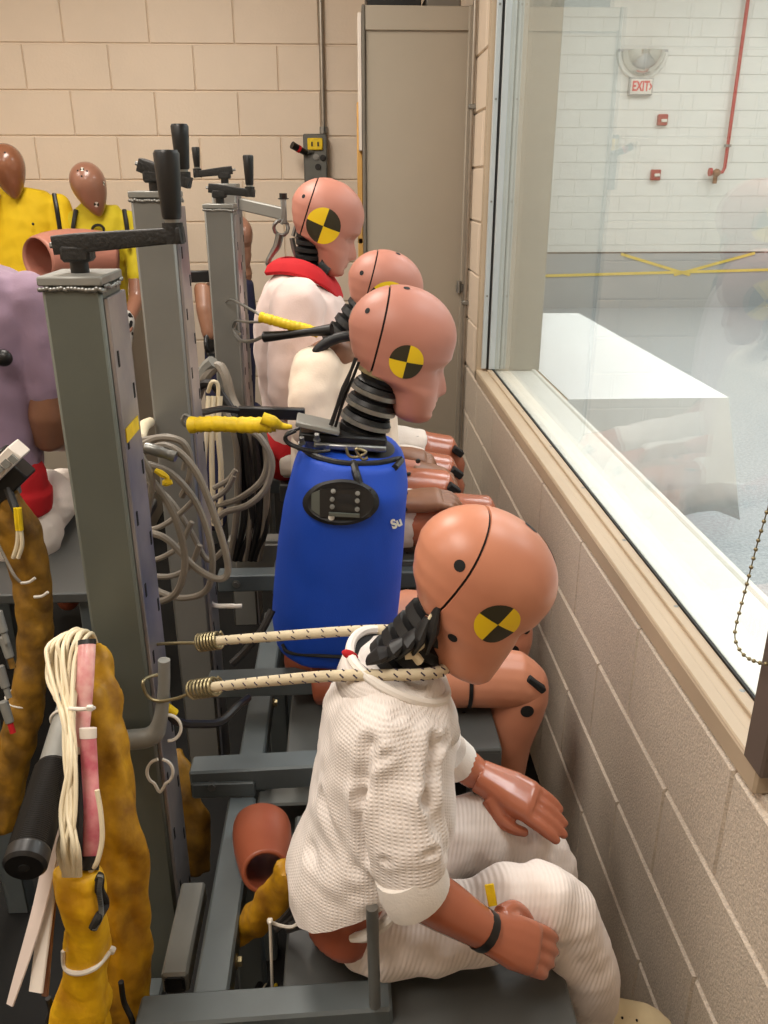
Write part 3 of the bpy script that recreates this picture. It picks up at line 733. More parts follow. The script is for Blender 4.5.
# ================================================================== STANDS: posts with cranks, base rails, seat plates
def post(X, Y, ztop, zbot, label, arm_to, hb, ht, hr, tag_y=None, light=False):
    """square steel post (7.6 cm) with cap, perforated zinc side channel, crank arm and tapered grip"""
    W2, D = .038, .10
    t = thing('support_post', (X, Y, zbot), label, 'post')
    bm = NB(); box(bm, (X, Y, (ztop + zbot) / 2), (W2 * 2, D, ztop - zbot), None, .005); obj('column', bm, M[('post', 'rail_light', 'post_light')[int(light)]], t)
    bm = NB(); box(bm, (X, Y, ztop + .004), (W2 * 2 + .006, D + .006, .012), None, .002); obj('cap', bm, M['rail_light'], t)
    bm = NB()
    for s in range(18):                                                   # lumpy weld bead under the cap
        u = s / 17; ell(bm, (X - W2 + u * W2 * 2, Y - D / 2 - .001, ztop - .006 + random.uniform(-.0015, .0015)), (.0042, .0028, .0034), 8)
    for s in range(14):
        u = s / 13; ell(bm, (X + W2 + .002, Y - D / 2 + u * D, ztop - .006 + random.uniform(-.003, .003)), (.0028, .0055, .0034), 8)
    obj('weld_bead', bm, M['steel'], t)
    bm = NB(); box(bm, (X + W2 + .003, Y + .003, (ztop - .016 + zbot) / 2), (.006, D - .006, ztop - zbot - .02), None, .001); ch = obj('side_channel', bm, M['zinc'], t, False, label='galvanised slotted side channel')
    first = None; z = ztop - .10; i = 0
    while z > zbot + .12:
        y = Y + (-.028 if i % 2 == 0 else .036)
        if first is None:
            b = NB(); box(b, (X + W2 + .0061, y, z), (.002, .007, .022), None, .0006); first = obj('slot', b, M['black_matt'], ch, False, label='dark slot'); fp = (y, z)
        else: clone(first, ch, (0, y - fp[0], z - fp[1]))
        z -= .058; i += 1
    if tag_y:
        bm = NB(); box(bm, (X + W2 + .0068, Y + .0, tag_y), (.0015, .072, .02)); obj('yellow_sticker', bm, M['tie_yellow'], ch, label='yellow sticker')
    cz = ztop + .035
    bm = NB(); cyl(bm, (X, Y, ztop + .008), (X, Y, cz), .012); obj('spindle', bm, M['black'], t)
    a = Vector((X, Y, cz + .012)); e = Vector(arm_to); d = (e - a).normalized()
    bm = NB(); box(bm, a - Vector((0, 0, .012)), (.038, .036, .022), None, .004)
    n = d.cross(Vector((0, 0, 1))).normalized()
    loft(bm, [(a - d * .026, .012, .017), (a, .0125, .017), (e - d * .01, .010, .012), (e + d * .012, .010, .012)], 24, n, 12)
    cyl(bm, e - Vector((0, 0, .010)), e + Vector((0, 0, .016)), .0135)
    arm = obj('crank_arm', bm, M['cast'], t)
    screw(arm, a - d * .026, -d, .004, M['steel'], 'set_screw', .01)
    g0 = e + Vector((0, 0, .020)); bm = NB(); cyl(bm, e + Vector((0, 0, .01)), g0, .0095); obj('collar', bm, M['steel'], t)
    gz = [0, .003, .03, .06, .09, 1]; hgt = ht - g0.z
    bm = NB(); loft(bm, [(g0, hr * .68, hr * .68), (g0 + Vector((0, 0, .003)), hr * .76, hr * .76), (g0 + Vector((0, 0, hgt * .5)), hr * .9, hr * .9), (g0 + Vector((0, 0, hgt * .95)), hr, hr), (g0 + Vector((0, 0, hgt)), hr * .86, hr * .86)], 20, (0, 1, 0))
    obj('grip', bm, M['black'], t)
    return t
X1 = -.349
e1 = P(172, 236, 1.14); p1 = post(X1, 1.165, 1.502, .275, 'nearest and largest grey support post with black crank arm and grip', (e1.x, 1.15, e1.z), 0, P(163, 150, 1.15).z, .0165, tag_y=P(128, 428, 1.17).z)
e2 = P(183, 181, 1.69); p2 = post(-.352, 1.71, P(152, 197, 1.66).z, .275, 'grey support post standing behind the nearest post, upright crank grip on top', (e2.x, 1.70, e2.z), 0, P(183, 124, 1.70).z, .0165, light=2)
e3 = P(250, 193, 2.45); p3 = post(-.335, 2.46, P(220, 208, 2.41).z, .275, 'third grey support post, in line behind the pale T-shirt dummy', (e3.x, 2.45, e3.z), 0, P(251, 155, 2.45).z, .0145, light=2)
e4 = P(197, 174, 2.84); p4 = post(-.37, 2.86, P(228, 187, 2.84).z, .275, 'farthest grey support post, its crank arm reaching out to the left', (e4.x, 2.85, e4.z), 0, P(197, 147, 2.85).z, .0125, light=1)
# bracket arm on the farthest post with the lifting hook
a, b = P(240, 204, 2.83), P(284, 214, 2.74)
bm = NB(); beam(bm, a, b, .02, .036, .003); ba = obj('bracket_arm', bm, M['rail_light'], p4, False)
bm = NB(); box(bm, b + Vector((0, 0, .008)), (.016, .03, .075), None, .003); obj('end_plate', bm, M['rail_light'], ba)
screw(ba, b + Vector((0, 0, .044)), (0, 0, 1), .012, M['black'], 'knob', .016)
hk = thing('lifting_hook', b - Vector((0, 0, .1)), 'small steel ring and hook hanging from the bracket arm behind the pale T-shirt dummy', 'hook')
rc = P(281, 228, 2.73); bm = NB(); tube(bm, [rc + Vector((.022 * math.cos(t / 12 * 6.283), .006 * math.sin(t), .022 * math.sin(t / 12 * 6.283))) for t in range(13)], .006, 8, False); tube(bm, PP([(284, 218), (281, 224)], 2.73), .006, 6, False); obj('ring', bm, M['steel'], hk)
bm = NB(); tube(bm, PP([(280, 234), (277, 246), (272, 254), (268, 262), (270, 268)], 2.73), [.013, .012, .009, .008, .008], 8); obj('hook', bm, M['steel'], hk)
bm = NB(); tube(bm, PP([(293, 236), (297, 224), (302, 220), (306, 224)], 2.72), .006, 8); tube(bm, PP([(292, 238), (295, 252), (301, 262)], 2.72), .008, 8); tube(bm, PP([(297, 236), (301, 250), (304, 262)], 2.72), .007, 8); obj('hanger_strap', bm, M['steel'], hk)

# base frames
def rails(name, label, items, group=None, origin=None):
    """items: (part name, a, b, width, height, material, bolts)"""
    t = thing(name, origin or items[0][1], label, 'frame', group)
    for it in items:
        nm, a, b, wd, ht, m = it[:6]
        bm = NB(); beam(bm, a, b, wd, ht, .004); q = obj(nm, bm, m, t, False)
        for bo in (it[6] if len(it) > 6 else ()):
            screw(q, bo[0], bo[1], .008, M['steel'] if len(bo) < 3 else M['brass'], 'bolt', .008)
    return t
V = Vector
def crossbar(x0, x1, y, z, m='rail', w_=.05, h_=.05): return ('crossbar', (x0, y, z), (x1, y, z), w_, h_, M[m], [((x0 + .03, y - w_ / 2, z), (0, -1, 0))])
# station 1 (nearest)
q = P(212, 768, 1.29)
rails('base_frame', 'nearest steel base frame under the child dummy in white knit', [
    ('side_rail', (-.205, .60, .535), (-.205, 1.26, .535), .05, .05, M['rail'], [((-.179, .93, .53), (1, 0, 0), 1), ((-.179, 1.08, .54), (1, 0, 0), 1)]),
    ('crossbar', (-.30, 1.29, .588), (.12, 1.29, .60), .05, .05, M['rail'], [((-.26, 1.265, .583), (0, -1, 0))]),
    ('front_bar', P(140, 1022, .83), P(392, 1004, .83), .05, .045, M['rail']),
    ('stub_tube', (-.272, .92, .50), (-.272, 1.10, .50), .04, .04, M['rail_light']),
    ('tube_opening', (-.272, .9185, .50), (-.272, .921, .50), .030, .030, M['black_matt']),
    ('back_rail', (-.36, 1.08, .30), (-.36, .74, .30), .05, .05, M['rail']),
    ('lower_rail', (-.21, .7, .30), (.24, .7, .30), .05, .05, M['rail']),
    ('foot_post', (-.205, .66, .0), (-.205, .66, .51), .05, .05, M['rail']),
    ('foot_post', (-.205, 1.22, .0), (-.205, 1.22, .51), .05, .05, M['rail']),
    ('foot_post', (.26, 1.2, .0), (.26, 1.2, .52), .05, .05, M['rail']),
    ('foot_post', (.26, .70, .0), (.26, .70, .52), .05, .05, M['rail']),
    ('gusset_plate', (-.298, 1.262, .575), (-.18, 1.262, .575), .006, .035, M['rail']),
], origin=(0, .95, 0))
rails('base_frame', 'steel base frame under the blue-jacket dummy', [
    ('side_rail', (-.20, 1.34, .535), (-.20, 1.98, .535), .05, .05, M['rail'], [((-.174, 1.6, .53), (1, 0, 0), 1)]),
    ('crossbar', (-.30, 1.53, .63), (.1, 1.53, .635), .045, .045, M['rail']),
    ('crossbar', (-.35, 2.04, .625), (.25, 2.04, .625), .05, .05, M['rail'], [((-.3, 2.015, .625), (0, -1, 0))]),
    ('inner_rail', (-.11, 1.5, .50), (-.11, 2.0, .50), .035, .05, M['rail_light']),
    ('foot_post', (-.20, 1.40, 0), (-.20, 1.40, .51), .05, .05, M['rail']),
    ('foot_post', (-.20, 1.95, 0), (-.20, 1.95, .51), .05, .05, M['rail']),
    ('foot_post', (.27, 1.42, 0), (.27, 1.42, .55), .05, .05, M['rail']),
    ('foot_post', (.27, 1.95, 0), (.27, 1.95, .55), .05, .05, M['rail']),
    ('gusset_plate', (-.19, 1.40, .47), (-.02, 1.40, .47), .13, .008, M['rail_light']),
    ('lower_plate', (-.17, 1.45, .40), (.2, 1.45, .40), .25, .012, M['plate']),
], origin=(0, 1.65, 0))
rails('base_frame', 'steel base frame under the cream shirt dummy, behind the blue jacket', [
    ('side_rail', (-.19, 2.1, .57), (-.19, 2.6, .57), .05, .05, M['rail']),
    ('crossbar', (-.35, 2.26, .63), (.25, 2.26, .63), .05, .05, M['rail_light'], [((-.29, 2.235, .63), (0, -1, 0))]),
    ('drop_plate', (-.33, 2.23, .60), (-.16, 2.23, .60), .008, .09, M['rail_light']),
    ('foot_post', (-.08, 2.5, 0), (-.08, 2.5, .80), .05, .05, M['rail_light']),
    ('foot_post', (-.19, 2.15, 0), (-.19, 2.15, .55), .05, .05, M['rail']),
    ('foot_post', (.27, 2.15, 0), (.27, 2.15, .63), .05, .05, M['rail']),
], origin=(0, 2.3, 0))
rails('base_frame', 'farthest steel base frame, under the pale T-shirt dummy', [
    ('side_rail', (-.19, 2.66, .57), (-.19, 3.2, .57), .05, .05, M['rail']),
    ('crossbar', (-.34, 2.70, .66), (.25, 2.70, .66), .05, .05, M['rail'], [((-.27, 2.675, .66), (0, -1, 0))]),
    ('foot_post', (-.19, 2.75, 0), (-.19, 2.75, .55), .05, .05, M['rail']),
    ('foot_post', (.27, 2.72, 0), (.27, 2.72, .69), .05, .05, M['rail']),
    ('foot_post', (.27, 3.1, 0), (.27, 3.1, .69), .05, .05, M['rail']),
], origin=(0, 2.85, 0))
def plate(lo, hi, label, lip=True, kn=True):
    t = thing('seat_plate', ((lo[0] + hi[0]) / 2, (lo[1] + hi[1]) / 2, lo[2]), label, 'seat')
    bm = NB(); box(bm, [(a + b) / 2 for a, b in zip(lo, hi)], [b - a for a, b in zip(lo, hi)], None, .004); obj('plate', bm, M['plate'], t)
    bm = NB(); box(bm, (hi[0] - .004, (lo[1] + hi[1]) / 2, lo[2] - .02), (.008, hi[1] - lo[1], .05), None, .002); obj('front_lip', bm, M['plate'], t)
    bm = NB(); box(bm, ((lo[0] + hi[0]) / 2, lo[1] + .004, lo[2] - .02), (hi[0] - lo[0], .008, .05), None, .002); obj('side_lip', bm, M['plate'], t)
    for (x, y) in ((.7, .1), (.86, .2), (.35, .06)):
        b = NB(); X_, Y_ = lo[0] + (hi[0] - lo[0]) * x, lo[1] + (hi[1] - lo[1]) * y; cyl(b, (X_, Y_, hi[2] - .002), (X_, Y_, hi[2] + .0008), .0035, seg=10); obj('screw_hole', b, M['black_matt'], t, label='dark screw hole')
    return t
plate((-.105, .64, .535), (.305, 1.22, .548), 'grey steel seat plate under the child dummy in white knit, nearest')
plate((-.13, 1.36, .558), (.30, 1.98, .572), 'grey steel seat plate under the blue-jacket dummy')
plate((-.16, 2.05, .655), (.30, 2.52, .668), 'grey steel seat plate under the cream shirt dummy')
plate((-.22, 2.56, .695), (.30, 3.05, .708), 'grey steel seat plate under the pale T-shirt dummy')
# upright rod in front of the child's hip
a, b = P(375, 1000, .80), P(371, 900, .805)
t = thing('seat_pin', a, 'upright steel pin on the front bar beside the white knit dummy hip', 'pin')
bm = NB(); cyl(bm, (a.x, a.y, a.z - .01), (a.x - .003, a.y + .005, b.z - .012), .008); obj('rod', bm, M['steel'], t)
# rounded steel bracket round the nearest post foot
t = thing('post_bracket', P(150, 740, 1.10), 'rounded grey steel bracket wrapped round the foot of the nearest post', 'bracket')
bm = NB(); tube(bm, PP([(108, 742), (128, 740), (146, 738), (155, 733), (159, 724), (162, 708), (164, 685), (164, 660)], 1.088), [.016, .016, .016, .015, .012, .010, .009, .009], 12); obj('bent_strap', bm, M['rail_light'], t)
# push handle with ribbed black grip
t = thing('push_handle', P(70, 700, 1.0), 'grey tube push handle ending in a ribbed black grip beside the yellow cable sleeve', 'handle')
a, b, c = P(84, 668, 1.05), P(54, 770, .88), P(24, 868, .74)
bm = NB(); cyl(bm, a, b + (c - b) * .05, .0205); obj('tube', bm, M['rail_light'], t)
d = (c - b).normalized(); L = (c - b).length; rr = [(b - d * .004, .0225, .0225)]; N = 46
for i in range(N):
    p = b + d * (L * .86 * i / N); rr += [(p, .0232, .0232), (p + d * (L * .86 / N * .5), .0244, .0244)]
rr += [(b + d * L * .87, .0246, .0246), (b + d * L * .97, .0246, .0246), (c, .021, .021)]
bm = NB(); loft(bm, rr, 24, d.orthogonal()); gr = obj('grip', bm, M['black'], t)
bm = NB(); cyl(bm, c - d * .004, c + d * .0012, .006, seg=14); obj('end_hole', bm, M['black_matt'], gr)
u_ = P(36, 818, .6) - P(36, 818, .9); bm = NB(); pt = b + d * L * .5 + Vector((.006, -.022, .008)); ell(bm, pt, (.004, .003, .005), 10); obj('rivet', bm, M['black_matt'], gr)
zip_tie(t, a + (b - a) * .55, b - a, .0225)
# ================================================================== DUMMIES
def limb(bm, pts, seg=18, ref=(0, 1, 0), n=2.0, ends=True):
    """pts: (point, ra[, rb]); closed loft with round ends"""
    rr = [(Vector(p[0]), p[1], p[2] if len(p) > 2 else p[1]) for p in pts]
    loft(bm, rr, seg, ref, n)
    if ends:
        for p in (rr[0], rr[-1]): ell(bm, p[0], (min(p[1], p[2]) * .97,) * 3, 14)
# ---------------------------------------------------------------- 1: child in white waffle knit
d1 = thing('crash_test_dummy', (.0, .95, .548), 'child-size dummy in white waffle-knit shirt and pants, head bowed low', 'dummy')
C1 = P(476, 583, .95)
head(d1, C1, .197, 31, 0, .25, M['flesh'], H=1.12, soft=True,
     markers=[((.13, -.40, -.045), .145, -5), ((.40, .10, .50), .12, 20)],
     holes=[((-.30, -.35, .17), .036), ((-.055, -.37, -.33), .034), ((.12, .02, .62), .05)])
nb = P(402, 668, .95); nt = P(436, 632, .95)
def neck_rubber(root, a, b, r, n, wires=True, label=None):
    a, b = Vector(a), Vector(b); d = b - a; rr = []
    for i in range(n):
        t0, t1 = i / n, (i + .78) / n
        rr += [(a + d * t0, r * .82, r * .82), (a + d * (t0 + .04), r, r), (a + d * t1, r, r), (a + d * (t1 + .03), r * .80, r * .80)]
    rr += [(b, r * .82, r * .82)]
    bm = NB(); loft(bm, rr, 24, (0, 1, 0)); return obj('neck', bm, M['rubber'], root, label=label)
nk = neck_rubber(d1, P(392, 668, .95), P(452, 606, .95), .043, 5)
for (pts, r) in (([(388, 655), (400, 648), (415, 650), (428, 640), (436, 622), (437, 610)], .0035), ([(378, 662), (392, 650), (408, 640), (424, 628), (432, 615)], .003), ([(405, 655), (414, 655), (420, 662)], .006)):
    bm = NB(); tube(bm, PP(pts, .895), r, 8); obj('white_wire', bm, M['cable_white'], nk, label='white wire laced over the neck')
for (x0, y0, x1, y1) in ((368, 660, 392, 650), (384, 658, 404, 640), (398, 655, 418, 630), (412, 652, 428, 618), (426, 650, 438, 606)):   # loose rubber flaps
    a, b = P(x0, y0, .90), P(x1, y1, .90); bm = NB(); loft(bm, [(a, .004, .010), ((a + b) / 2 + Vector((0, -.006, .004)), .009, .017), (b, .004, .010)], 10, (0, 1, 0)); obj('neck_flap', bm, M['rubber'], nk)
# body under the clothes: pelvis (its terracotta shows under the hem)
bm = NB(); limb(bm, [((-.018, .95, .622), .068, .116), ((-.005, .95, .68), .064, .112), ((-.0, .95, .74), .06, .09), ((.02, .95, .86), .05, .08), ((.045, .95, .98), .06, .10), ((.06, .95, 1.02), .045, .06)])
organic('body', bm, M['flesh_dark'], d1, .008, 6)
# shirt
def shirt1():
    bm = NB()
    rows = [(662, 356, 436, .072), (682, 338, 446, .105), (706, 326, 453, .122), (740, 318, 456, .124), (775, 316, 456, .122), (810, 308, 454, .124), (840, 298, 450, .128), (868, 288, 442, .136), (890, 288, 432, .136), (915, 296, 420, .13)]
    rr = []
    for (y, xl, xr, ry) in rows:
        a, b = P(xl, y, .94), P(xr, y, .94)
        rr.append(((a + b) / 2, (b - a).length / 2, ry))
    loft(bm, rr, 28, (0, 1, 0), 2.3)
    # near sleeve, far sleeve
    limb(bm, [(P(392, 730, .875), .055), (P(398, 765, .85), .051), (P(403, 810, .825), .049, .047), (P(407, 850, .81), .047, .045), (P(411, 876, .80), .044, .042)])
    limb(bm, [(P(395, 705, 1.03), .054), (P(422, 732, 1.07), .046), (P(444, 750, 1.10), .036)])
    cr1 = [(P(398, 716, .84), P(388, 690, .85), .008, -.006), (P(372, 745, .83), P(362, 800, .82), .010, -.009), (P(362, 800, .82), P(366, 860, .81), .010, -.010), (P(432, 742, .84), P(428, 800, .80), .010, -.010), (P(428, 800, .80), P(436, 850, .80), .010, -.008), (P(372, 765, .83), P(392, 752, .81), .007, -.005), (P(430, 750, .84), P(450, 735, .86), .007, -.007), (P(320, 800, .88), P(360, 860, .83), .012, -.007), (P(305, 850, .88), P(360, 885, .83), .012, -.006), (P(385, 860, .78), P(430, 850, .78), .006, -.005)]
    def fold(co, nn):
        acc = [0]
        for (p, q, wd, dp) in cr1:
            t = max(0, min(1, (co - p).dot(q - p) / (q - p).length_squared)); r = (co - (p + (q - p) * t)).length
            d0 = dp * (math.exp(-(r / wd) ** 2) - .55 * math.exp(-((r - wd * 1.6) / wd) ** 2))
            acc[0] += d0
        d = .0045 * math.sin(co.z * 46 + 9 * co.x + 14 * co.y + 2.5 * noise.noise(co * 9)) * (.35 + .65 * max(0, noise.noise(co * 6 + Vector((3, 1, 0)))))
        return d + acc[0]
    me = organic_mesh('shirt', bm, .0055, 5, .006, 14, fold, 1)
    h0, h1, h2 = P(300, 888, .93), P(366, 908, .83), P(440, 872, .83)               # hem plane: dips at the back
    n = (h1 - h0).cross(h2 - h0).normalized(); n = n if n.z > 0 else -n
    b = NB(); b.from_mesh(me); bmesh.ops.bisect_plane(b, geom=b.verts[:] + b.edges[:] + b.faces[:], plane_co=h0, plane_no=n, clear_inner=True)
    es = [e for e in b.edges if e.is_boundary]; bmesh.ops.holes_fill(b, edges=es, sides=0); b.to_mesh(me); b.free()
    return mesh_obj('shirt', me, M['waffle'], d1)
sh1 = shirt1()
def ring_band(name, pts, r, m, root, seg=8, closed=True, label=None):
    bm = NB(); ps = [Vector(p) for p in pts]
    tube(bm, ps + ([ps[0], ps[1]] if closed else []), r, seg, True, 6); return obj(name, bm, m, root, label=label)
# neckband: ring round the open neck
c = P(398, 672, .945); ex, ez = P(446, 690, .945), P(350, 652, .945)
a_ = (ex - ez) / 2; cc = (ex + ez) / 2
ring_band('neckband', [cc + a_ * math.cos(t * .3927) * 1.0 + Vector((0, .076, .0)) * math.sin(t * .3927) + Vector((0, 0, .012)) * abs(math.sin(t * .3927)) for t in range(16)], .0065, M['cuff'], sh1)
rp_ = lambda t, k, dz: cc + a_ * math.cos(t) * k + Vector((0, .076 * k, 0)) * math.sin(t) + Vector((0, 0, .012 * abs(math.sin(t)) + dz))
bm = NB(); prev = None
for k_, dz_ in ((1.0, 0), (1.16, -.018), (1.32, -.05)):                      # cloth running from the neckband down on to the shoulders
    vs = [bm.verts.new(rp_(i * math.pi / 24, k_, dz_)) for i in range(48)]
    if prev:
        for i in range(48): bm.faces.new((prev[i], prev[(i + 1) % 48], vs[(i + 1) % 48], vs[i]))
    prev = vs
bmr = NB(); ell(bmr, P(350, 655, .93), (.012, .006, .006), 12, (0, R(30), 0)); obj('red_tag', bmr, M['red'], sh1, label='small red tag inside the collar')
yk = obj('yoke', bm, M['waffle'], sh1); sd = yk.modifiers.new('thickness', 'SOLIDIFY'); sd.thickness = .003
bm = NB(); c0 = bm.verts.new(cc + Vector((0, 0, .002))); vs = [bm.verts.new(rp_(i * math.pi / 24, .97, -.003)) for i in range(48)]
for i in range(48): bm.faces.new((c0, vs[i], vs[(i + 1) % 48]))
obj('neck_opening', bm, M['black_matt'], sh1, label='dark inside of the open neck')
# near cuff (doubled white hem), open tube over the forearm
bm = NB(); cf = [P(406, 862, .805), P(412, 880, .80), P(418, 894, .80)]; dq = (P(440, 905, .80) - P(398, 850, .80)).normalized()
loft(bm, [(cf[0], .046, .044), (cf[1], .048, .045), (cf[2], .046, .043)], 28, (0, 1, 0), 2.0, True, tang=(.5, 0, -.86)); obj('cuff', bm, M['cuff'], sh1)
bm = NB(); cf = [P(447, 752, 1.105), P(457, 762, 1.115)]; loft(bm, [(cf[0], .035, .035), (cf[1], .036, .036)], 24); obj('cuff', bm, M['cuff'], sh1)
bm = NB(); r0 = [(-.04, .95, .628)]; 
# forearms + hands
wr = P(486, 930, .80); bm = NB(); limb(bm, [(P(412, 886, .80), .036, .034), (P(445, 906, .80), .033, .031), (P(476, 925, .80), .027, .026), (P(484, 930, .80), .0255, .025)], ends=False); fa = obj('forearm', bm, M['flesh_gloss'], d1)
bm = NB(); cyl(bm, P(480, 928, .80), P(487, 932, .80), .0272); obj('wrist_joint', bm, M['black'], fa, label='black wrist joint')
hand(fa, P(488, 932, .80), P(548, 954, .81) - P(488, 932, .80), (-.25, .65, -.7), .150, M['flesh_gloss'], .13, 1, True)
bm = NB(); limb(bm, [(P(452, 756, 1.11), .030), (P(468, 768, 1.11), .028), (P(480, 777, 1.10), .025)], ends=False); fb = obj('forearm', bm, M['flesh_gloss'], d1)
bm = NB(); cyl(bm, P(478, 775, 1.10), P(484, 781, 1.10), .0262); obj('wrist_joint', bm, M['black'], fb, label='black wrist joint')
hand(fb, P(484, 778, 1.095), P(550, 812, 1.05) - P(484, 778, 1.095), (-.2, .35, -.9), .165, M['flesh_gloss'], .08, -1, True)
screw(fb, P(471, 763, 1.10), (0, -1, .6), .006, M['black_matt'], 'bolt_hole', .002)
# pants: hips, thighs and shins in one skin
bm = NB()
limb(bm, [((.035, .95, .612), .062, .108), ((.07, .95, .615), .064, .112)])
kn = P(560, 896, .895); kf = P(535, 840, 1.09)
limb(bm, [((.03, .90, .615), .070, .064), ((.10, .895, .628), .067, .064), ((.19, .895, .632), .060, .058), (kn + V((-.06, 0, .0)), .056, .054), (kn + V((-.02, 0, -.008)), .055, .053), (kn + V((.012, .002, -.035)), .053, .052), (kn + V((.028, .006, -.08)), .050, .048), (P(584, 965, .905), .047), (P(588, 990, .912), .044), (P(588, 1004, .915), .042)])
limb(bm, [((.03, 1.015, .62), .072, .068), ((.10, 1.04, .63), .07, .068), ((.20, 1.065, .635), .066, .064), (kf + V((-.05, 0, 0)), .060, .058), (kf + V((-.01, 0, -.01)), .058, .056), (kf + V((.02, 0, -.045)), .055), (P(552, 905, 1.10), .05), (P(556, 960, 1.10), .045)])
pn = organic('pants', bm, M['ribknit'], d1, .006, 10, .006, 16, lambda co, nn: .003 * math.sin(co.x * 70 + 5 * noise.noise(co * 8)), 4)
bm = NB(); limb(bm, [(P(587, 992, .915), .043), (P(586, 1026, .918), .042), (P(586, 1050, .918), .040)], ends=False); obj('ankle_cuff', bm, M['cuff'], pn)
bm = NB(); a, b = P(352, 938, .84), P(398, 912, .815); tube(bm, [a, a * .6 + b * .4 + V((0, -.006, -.004)), b], [.006, .009, .007], 8); obj('waistband', bm, M['cuff'], pn)
bm = NB(); a, b = P(489, 884, .822), P(493, 906, .815); beam(bm, a, b, .012, .003, .001); obj('yellow_tag', bm, M['tie_yellow'], pn, label='yellow tag on the thigh seam')
# shoe
bm = NB(); s = P(618, 1016, .925)
limb(bm, [(s + V((-.045, 0, -.012)), .034, .032), (s + V((.0, 0, -.012)), .032, .034), (s + V((.05, 0, -.024)), .026, .034), (s + V((.075, 0, -.030)), .018, .026)], n=2.3)
so = organic('shoe', bm, M['shoe'], d1, .004, 5)
for (dx, dy) in ((.0, -.016), (.012, -.012), (.024, -.016), (.006, .004), (.02, .006)): screw(so, s + V((dx, dy, .012 - dx * .3)), (0, 0, 1), .002, M['black_matt'], 'eyelet', .006)
bm = NB(); limb(bm, [(P(590, 1040, .918), .028), (s + V((-.04, 0, -.005)), .026)]); obj('ankle', bm, M['flesh_gloss'], d1)

# ---------------------------------------------------------------- 2: blue jacket
d2 = thing('crash_test_dummy', (-.02, 1.62, .572), 'armless dummy in a blue jacket with a black oval patch and ribbed metal neck', 'dummy')
C2 = P(399, 346, 1.62)
head(d2, C2, .216, 14, 0, .8, M['flesh_pink'], markers=[((.06, -.40, -.06), .150, 2)], holes=[((-.38, -.25, .28), .026), ((-.08, -.12, .6), .03)])
a, b = P(372, 432, 1.62), P(381, 372, 1.62)
a, b = P(361, 434, 1.61), P(385, 366, 1.61); d = (b - a); u = d.normalized()
bm = NB(); loft(bm, [(a + d * t, r, r) for t, r in ((0, .046), (.1, .047), (.14, .038), (.3, .038), (.33, .045), (.36, .038), (.5, .038), (.53, .044), (.56, .038), (.72, .038), (.75, .044), (.79, .038), (.86, .044), (1.12, .045))], 28, (0, 1, 0)); nk2 = obj('neck', bm, M['rubber'], d2)
for t, r in ((.20, .052), (.42, .052), (.63, .051)):
    bm = NB(); loft(bm, [(a + d * (t - .035), r - .002, r - .002), (a + d * (t - .03), r, r), (a + d * (t + .03), r, r), (a + d * (t + .035), r - .002, r - .002)], 32, (0, 1, 0)); obj('neck_disc', bm, M['steel'], nk2, label='bright metal neck disc')
    bm = NB(); loft(bm, [(a + d * (t + .04), .050, .050), (a + d * (t + .10), .046, .046)], 28, (0, 1, 0)); obj('rubber_rib', bm, M['rubber'], nk2)
bm = NB(); loft(bm, [(a + d * .86, .050, .050), (a + d * .87, .052, .052), (a + d * 1.04, .052, .052), (a + d * 1.05, .05, .05)], 32, (0, 1, 0)); obj('neck_collar', bm, M['brass'], nk2, label='broad metal collar under the head')
bm = NB(); tube(bm, PP([(331, 425), (339, 402), (349, 376), (356, 358)], 1.555), [.0045, .004, .006, .003, .004], 8); tube(bm, PP([(335, 428), (342, 405), (352, 380), (359, 362)], 1.56), .003, 8); cb = obj('neck_cable', bm, M['black'], nk2)
bm = NB(); box(bm, P(343, 433, 1.6), (.17, .10, .018), (0, R(5), 0), .004); br = obj('neck_bracket', bm, M['black'], d2)
bm = NB(); box(bm, P(350, 441, 1.59), (.14, .095, .012), (0, R(4), 0), .003); obj('bracket_plate', bm, M['steel'], br)
bm = NB(); box(bm, P(318, 424, 1.57), (.085, .07, .010), (0, R(14), 0), .002); obj('cover_plate', bm, M['rail_light'], br)
for (px, py) in ((317, 440), (302, 443), (327, 450)): screw(br, P(px, py, 1.53), (0, -.4, 1), .005, M['steel'], 'bolt', .014)
bm = NB(); tube(bm, PP([(300, 428), (287, 434), (288, 442), (305, 449), (325, 452)], 1.52), .0035, 8); tube(bm, PP([(296, 431), (285, 437), (290, 445), (312, 452), (330, 451)], 1.51), .003, 8); obj('bracket_cable', bm, M['black'], br)
bm = NB(); tube(bm, PP([(346, 448), (349, 456), (358, 457), (366, 452), (356, 449), (362, 459), (368, 458)], 1.50), .003, 8); obj('clip', bm, M['brass'], br)
# torso core and jacket shell
rows = [(447, 302, 404, .135, .14), (470, 293, 408, .165, .165), (500, 285, 406, .168, .17), (540, 279, 403, .17, .17), (590, 274, 399, .168, .168), (614, 273, 397, .16, .16), (634, 276, 390, .15, .15)]
rr = []
for (y, xl, xr, ry, _) in rows:
    p, q = P(xl, y, 1.60), P(xr, y, 1.60); rr.append(((p + q) / 2, (q - p).length / 2, ry))
bm = NB(); loft(bm, rr, 44, (0, 1, 0), 2.6)
jk = organic('jacket', bm, M['blue'], d2, .008, 4, .003, 7, None, 8)
jb = bvh_of(jk)
def on_jacket(px, py, off=.002):
    o = EYE; dr = (P(px, py, 1.0) - EYE).normalized(); h = jb.ray_cast(o, dr)
    if h[0] is None: h = jb.find_nearest(P(px, py, 1.47))
    return h[0] + h[1] * off, h[1]
def strip(name, pts, r, m, root, off=.002):
    bm = NB(); tube(bm, [on_jacket(x, y, off)[0] for x, y in pts], r, 8, True, 5); return obj(name, bm, m, root)
cx, cy, rx, ry = 341.5, 502, 36, 22
